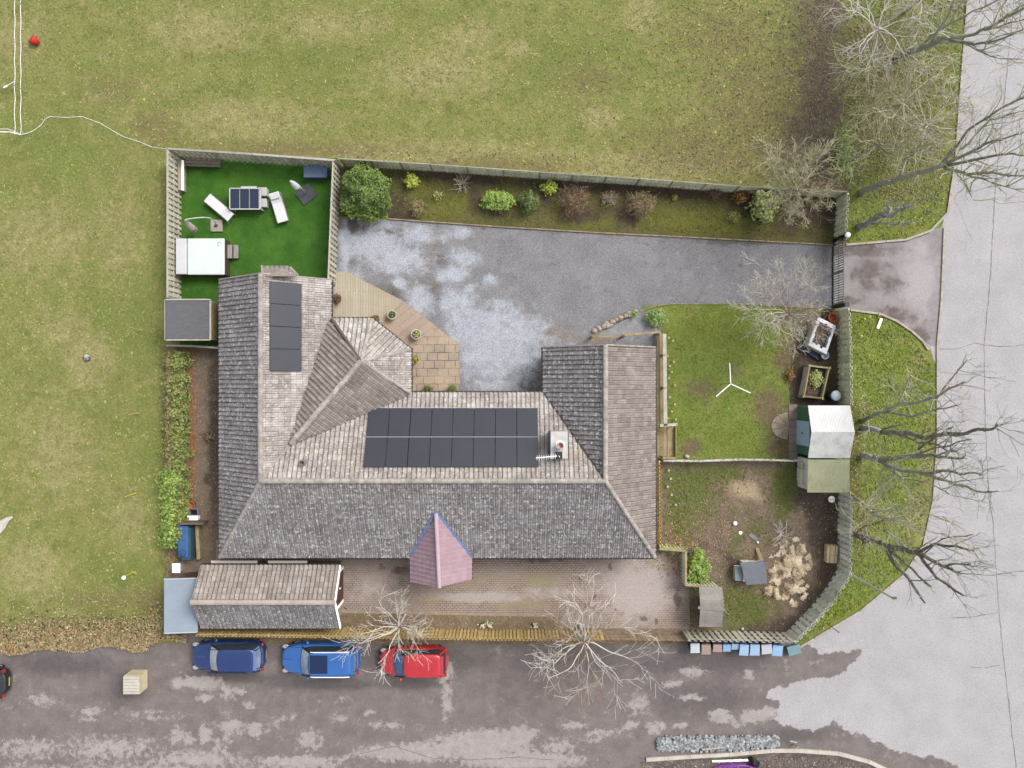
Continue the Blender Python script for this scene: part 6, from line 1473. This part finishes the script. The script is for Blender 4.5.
p = P(195.5,511.5); t = thing('crate', 'open grey crate beside the empty terracotta pot', 'crate', p)
m = MB()
for sx, sy, a_, b_ in ((0,.2,.55,.04),(0,-.2,.55,.04),(.26,0,.04,.4),(-.26,0,.04,.4)): m.box((p.x+sx,p.y+sy,.17),(a_,b_,.34))
m.build('side', mk('crate_grey', pc(160,160,160)), t); m = MB(); m.box((p.x,p.y,.03),(.52,.4,.04)); m.build('base', M_trim, t)
p = P(195,517); t = thing('polystyrene_block', 'white block lying in front of the open grey crate', 'block', p)
m = MB(); m.box((p.x,p.y,.2),(.62,.28,.4)); smoothbevel(m.build('block', M_white, t), .03)
p = P(184,357.5); t = thing('stone', 'pale stone at the top end of the side hedge', 'stone', p); m = MB(); m.lump((p.x,p.y,.12),(.28,.3,.2),4,.35,12,8); m.build('stone', mk('stone_pink', pc(206,186,164), pc(184,164,144)), t, True)

# ------------------------------------------------------------------ things on the lane and in the field
p = P(135,683,0); t = thing('crate', 'pale slatted crate standing alone on the wet lane', 'crate', P(137,682))
zt = 1.0; q = [P(123.5,676.5,zt), P(139.5,675.5,zt), P(139.5,694.5,zt), P(123,695,zt)]; cx_, cy_ = sum(v.x for v in q)/4, sum(v.y for v in q)/4
M_crate = mk('crate_cream', pc(226,220,204), pc(206,200,184), 3., tint=.12)
m = MB(); m.box((cx_,cy_,.5),(.88,1.04,.96)); m.build('body', M_crate, t)
m = MB()
for k in range(6): m.box((cx_,cy_+.53-.02-(k+.5)*.17,.995),(.94,.15,.03),tint=rng.random())
m.build('top', M_crate, t)
m = MB()
for k in range(4):
    m.box((cx_+.452,cy_,.13+k*.24),(.02,1.04,.2),tint=rng.random()); m.box((cx_,cy_+.53,.13+k*.24),(.9,.02,.2),tint=rng.random())
m.build('side_slats', mk('crate_side', pc(240,226,190), pc(222,208,170), 3., tint=.1), t)
p = P(36.5,42.5); t = thing('bucket', 'red bucket lying in the grass near the white tape fence', 'bucket', p)
m = MB(); d = Vector((-.5,.35,.55)).normalized(); c = p+Vector((0,0,.2)); m.tube([c-d*.22,c,c+d*.2],[.17,.22,.27],18); m.build('body', mk('bucket_red', pc(232,52,40), pc(212,40,32)), t, True)
m = MB(); m.tube([c+d*.201,c+d*.206],[.2,.2],18); m.build('inside', mk('bucket_inside', pc(150,30,26)), t); m = MB(); m.tube([c+d*.2+Vector((.25*math.cos(a_),.2*math.sin(a_),.02)) for a_ in [math.pi*k_/8+math.pi for k_ in range(9)]],.01,4); m.build('handle', M_gal, t)
# tape fence
M_tape = mk('white_tape', (.8,.8,.78,1), rough=.6)
t = thing('electric_fence', 'white two strand tape fence running up the left of the field', 'fence', P(25,134))
X_ = P(20.5,0,.55).x
for zt in (.55, 1.08):
    m = MB(); y0_, y1_ = P(0,134,zt).y, P(0,-40,zt).y
    m.tube([(X_+.03*math.sin(i*1.7),y0_+(y1_-y0_)*i/24,zt-.03*math.sin(math.pi*(i % 4)/4)) for i in range(25)],.010,5); m.build('tape', M_tape, t)
for yy in (134, 92, 50, 8):
    q = P(25,yy); m = MB(); m.tube([(X_,q.y,0),(X_,q.y,1.15)],.02,6); m.build('post', mk('tape_post', pc(186,190,176)) if yy == 134 else bpy.data.materials['tape_post'], t)
m = MB(); m.tube([P(20.5,134.5,.55),P(10,132,.6),P(-30,131,.55)],.02,5); m.tube([P(18,133,1.0),P(8,129,1.0),P(-30,128.5,1.0)],.010,5); m.build('tape', M_tape, t)
m = MB(); m.bar(P(4,87.5,.3),P(7,86,.4),.08,.06); m.bar(P(6.5,86,.5),P(15,81,1.),.03,.03); m.build('brace', M_tape, t)
t = thing('tape', 'loose white tape trailing from the tape fence to the corner of the timber fence', 'tape', P(33,131))
m = MB(); m.tube([P(20.5,134.6,.5),P(26,133.5,.2),P(33,131,.06),P(41,125,.05),P(45,119,.05),P(50,116.5,.05),P(66,117.5,.05),P(82,116.5,.05),P(100,123,.06),P(110,129,.05),P(123,136.5,.06),P(140,142,.05),P(152,147,.2),P(168,149,1.4)],.009,5); m.build('strand', M_tape, t)
M_ys = mk('stake_yellow', pc(250,226,60), pc(240,212,40)); M_ps = mk('stake_cream', pc(226,214,150), pc(216,200,130))
for x, y, mm, lb, rr in ((141,330,M_ps,'cream plastic stake in the field beside the grey roofed shelter',0),(139,413,M_ps,'cream plastic stake with a red cap in the field by the hedge',1),(136.5,493,M_ys,'bright yellow plastic stake in the field by the bushy end of the hedge',0),(135.5,571.5,M_ys,'bright yellow plastic stake with white insulator near the lean-to store',2)):
    b_ = P(x,y); t = thing('fence_stake', lb, 'stake', b_, 0, 'plastic stakes along the field edge')
    m = MB(); m.tube([b_,b_+Vector((rng.gauss(0,.02),rng.gauss(-.02,.05),1.35))],.026,6); m.build('stem', mm, t)
    m = MB(); m.box((b_.x,b_.y,.25),(.2,.03,.03)); m.build('tread', mm, t)
    if rr: m = MB(); m.lump((b_.x,b_.y-.02,1.37),.05 if rr == 1 else .12,1,0,10,6); m.build('cap', mk('cap_red', pc(206,90,60)) if rr == 1 else M_white, t, True)
p = P(88.5,357.5); t = thing('ball', 'small grey and white ball on a worn patch of the field', 'ball', p); m = MB(); m.lump((p.x,p.y,.17),.19,2,.05,14,10); m.build('ball', mk('ball_grey', pc(206,204,206), pc(96,92,94), 5., lo=.45, hi=.52), t, True)
p = P(3,522); t = thing('rag', 'torn white sheet lying in the field at the left edge', 'sheet', p)
m = MB(); q = [P(-6,526,.05),P(0,521,.12),P(6,517.5,.1),P(11.5,516.2,.06),P(13.2,517.2,.05),P(9,521,.08),P(6,527,.06),P(5,528.5,.06),P(1,533,.05),P(-6,536,.05)]
m.face(q[::-1]); m.face([v+Vector((0,0,.02)) for v in q]); m.build('cloth', mk('rag_white', pc(232,226,214), pc(206,198,184), 5.), t)

# ------------------------------------------------------------------ things in the hen run, verge and lane end
p = P(734.3,523); t = thing('ball', 'white ball lying in the bare soil of the hen run', 'ball', p); m = MB(); m.lump((p.x,p.y,.13),.13,0,0,14,10); m.build('ball', M_white, t, True)
p = P(740.3,532.5); t = thing('feeder', 'small white feeder dish beside the white ball', 'dish', p); m = MB(); m.lathe((p.x,p.y,0),((.07,0),(.10,.06),(.105,.07),(.08,.04)),14); m.build('dish', M_white, t, True)
t = thing('plank', 'grey broken plank lying in the hen run below the dish', 'plank', P(754,537)); m = MB(); m.bar(P(749.5,534,.04),P(757.5,540.5,.04),.22,.04); smoothbevel(m.build('board', woodmat('plank_grey', pc(166,166,156), pc(136,138,128)), t), .01)
p = P(757.3,542); t = thing('drinker', 'tiny white drinker at the end of the broken plank', 'dish', p); m = MB(); m.lathe((p.x,p.y,0),((.06,0),(.06,.1),(.03,.15)),12); m.build('dish', M_white, t, True)
M_bale = mk('bale_straw', pc(246,226,182), pc(220,196,150), 5., .9, fine=.35, fs=18)
p = P(829,552.5); t = thing('straw_bale', 'square straw bale against the grey slatted fence', 'straw bale', p); m = MB(); m.box((p.x,p.y,.24),(.62,1.05,.48),rz=-.06); smoothbevel(m.build('bale', M_bale, t), .06, 3)
m = MB()
for sx in (-.15, .15): m.box((p.x+sx,p.y,.245),(.02,1.07,.5),rz=-.06)
m.build('twine', mk('twine', pc(130,104,70)), t)
p = P(775,591.5); t = thing('log', 'pale sawn log standing at the edge of the straw', 'log', p); m = MB(); m.tube([(p.x-.05,p.y+.3,.16),(p.x+.05,p.y-.3,.16)],.17,14); m.build('bark', M_bale, t); m = MB(); m.tube([(p.x+.05,p.y-.301,.16),(p.x+.051,p.y-.31,.16)],.15,14); m.build('cut_end', W_cap, t)
for x, y, r_, lb in ((789,561,.42,'largest heaped lump of straw in the hen run'),(797,572,.36,'lump of straw in the middle of the straw heap'),(768,590,.28,'loose lump of straw beside the pale sawn log'),(800,550,.3,'lump of straw at the top of the straw heap')):
    p = P(x,y); t = thing('straw_lump', lb, 'straw lump', p); m = MB(); m.lump((p.x,p.y,.08),(r_,r_*.9,.16),x,.6,14,8,freq=2.2); m.build('lump', M_bale, t, True)
    m = MB()
    for i in range(260):
        a_, rr = rng.uniform(0,6.28), r_*rng.random()**.5; a2 = rng.uniform(0,6.28); l = rng.uniform(.05,.12); q = Vector((p.x+rr*math.cos(a_),p.y+rr*math.sin(a_),.1+.15*(1-(rr/r_)**2))); dd = Vector((math.cos(a2),math.sin(a2),rng.gauss(0,.2)))*l; s_ = Vector((-math.sin(a2),math.cos(a2),0))*.012
        m.face((q-s_,q+dd-s_,q+dd+s_,q+s_),rng.random())
    m.build('stalks', bpy.data.materials['straw'], t)
p = P(829.5,498.5); t = thing('bucket', 'small white bucket by the corner of the olive roofed store', 'bucket', p); m = MB(); m.lathe((p.x,p.y,0),((.14,0),(.18,.3),(.2,.3),(.16,.28),(.13,.1)),14); m.build('body', mk('bucket_pale', pc(250,250,254), pc(236,238,250)), t, True); m = MB(); m.lathe((p.x,p.y,.29),((.19,0),(.19,.03),(.05,.05)),14); m.build('lid', M_white, t)
m = MB(); m.tube([(p.x-.17*math.cos(a_),p.y,.3+.12*math.sin(a_)) for a_ in [math.pi*k_/8 for k_ in range(9)]],.01,4); m.build('handle', M_gal, t)
p = P(686.5,456.5); t = thing('stone', 'small white stone by the rail fence at the foot of the lawn', 'stone', p); m = MB(); m.lump((p.x,p.y,.08),(.16,.12,.12),3,.3,10,6); m.build('stone', M_stone, t, True)
p = P(742,628.5); t = thing('stone', 'white stone in the soil behind the bins fence', 'stone', p); m = MB(); m.lump((p.x,p.y,.06),(.11,.1,.1),8,.3,10,6); m.build('stone', M_stone, t, True)
# rough stones edging the chippings
ed = [(595,331),(599,328.5),(603.5,326.5),(608,325),(612,322),(616,319.5),(620,318),(625,316),(630,314),(634,311.5)]
for i, (x, y) in enumerate(ed):
    p = P(x,y); t = thing('edging_rock', 'rough buff rock in the row edging the grey chippings', 'rock', p, 0, 'rocks edging the grey chippings'); m = MB(); r_ = rng.uniform(.13,.2); m.lump((p.x,p.y,.08),(r_*1.3,r_,.16),i*3.1,.5,10,6); m.build('rock', bpy.data.materials.get('rock_buff') or mk('rock_buff', pc(206,190,172), pc(170,154,140), 4., fine=.2), t)
# street lamp and short post on the lower verge
b_ = P(845.5,571.5); tp = P(891,596.5,5.5); t = thing('street_lamp', 'slim grey street lamp at the bend of the hen run fence', 'street lamp', b_)
m = MB(); m.tube([b_,b_+Vector((0,0,1.2)),Vector((b_.x,b_.y,5.45))],[.085,.075,.045],10); m.build('column', mk('lamp_grey', pc(244,246,236), pc(220,224,208), 2.), t); m = MB(); m.box((b_.x+.12,b_.y-.02,5.5),(.26,.14,.08)); smoothbevel(m.build('lantern', mk('lantern_olive', pc(128,126,96)), t), .03)
m = MB(); m.lathe((b_.x,b_.y,0),((.15,0),(.14,.5),(.09,.55)),10); m.build('base', mk('lamp_base', pc(206,206,204)), t)
b_ = P(826.5,623); t = thing('marker_post', 'thin dark marker post in the lower verge near the bins', 'post', b_); m = MB(); m.tube([b_,b_+Vector((0,0,1.7))],.02,8); m.build('post', M_trim, t); m = MB(); m.box((b_.x,b_.y,1.7),(.05,.05,.03)); m.build('cap', M_trim, t)
t = thing('plank', 'short white board lying in the grass by the drive entrance', 'plank', P(879.5,323.5)); m = MB(); m.bar(P(877.7,328.5,.08),P(881.5,318.5,.12),.16,.04); smoothbevel(m.build('board', M_white, t), .01)
# ducting, pipe and small figure of stone at the lane end
M_duct = mk('duct_purple', pc(158,84,186), pc(136,64,166), 3., .5)
t = thing('duct_coil', 'loose coil of purple ducting below the new kerb', 'duct', P(735,768))
for k in range(5):
    m = MB(); pts = []
    for i in range(25):
        a_ = math.pi*(i/24)*1.15-.25; pts.append(P(735+(25-k*3.)*math.cos(a_)+k*1.5, 774-k*.8-(10-k*1.2)*math.sin(a_), .12+.06*k+.05*math.sin(i*.7+k)))
    m.tube(pts, .055, 7); m.build('loop', M_duct, t, True)
t = thing('pipe', 'white plastic pipe lying above the purple ducting', 'pipe', P(730,761)); m = MB(); m.tube([P(712,761.3,.12),P(748,760.2,.14)],.06,8); m.build('pipe', M_white, t)
t = thing('duct_bundle', 'dark rolled bundle at the end of the white pipe', 'bundle', P(754,761)); m = MB()
for k in range(6): m.tube([P(750+k*.6,757.5+k*1.2,.1+.08*k),P(754,760+k*.7,.2+.04*k),P(759-k*.4,763.5+k*.6,.1+.04*k)],.1,7)
m.build('roll', M_trim, t, True)
t = thing('stake', 'little cream timber peg cross standing by the new kerb', 'peg', P(793.5,743)); m = MB(); b_ = P(793.5,744); m.bar(b_,b_+Vector((.05,.1,.6)),.07,.05); m.build('upright', W_cap, t); m = MB(); m.bar(P(790,741,.4),P(797,742.5,.42),.06,.05); m.build('crosspiece', W_cap, t)
t = thing('plank', 'pale fence batten lying on the cobble heap by the new kerb', 'plank', P(712,747)); m = MB(); m.bar(P(702,749.5,.2),P(722,747.6,.2),.08,.05); m.build('board', W_cap, t)
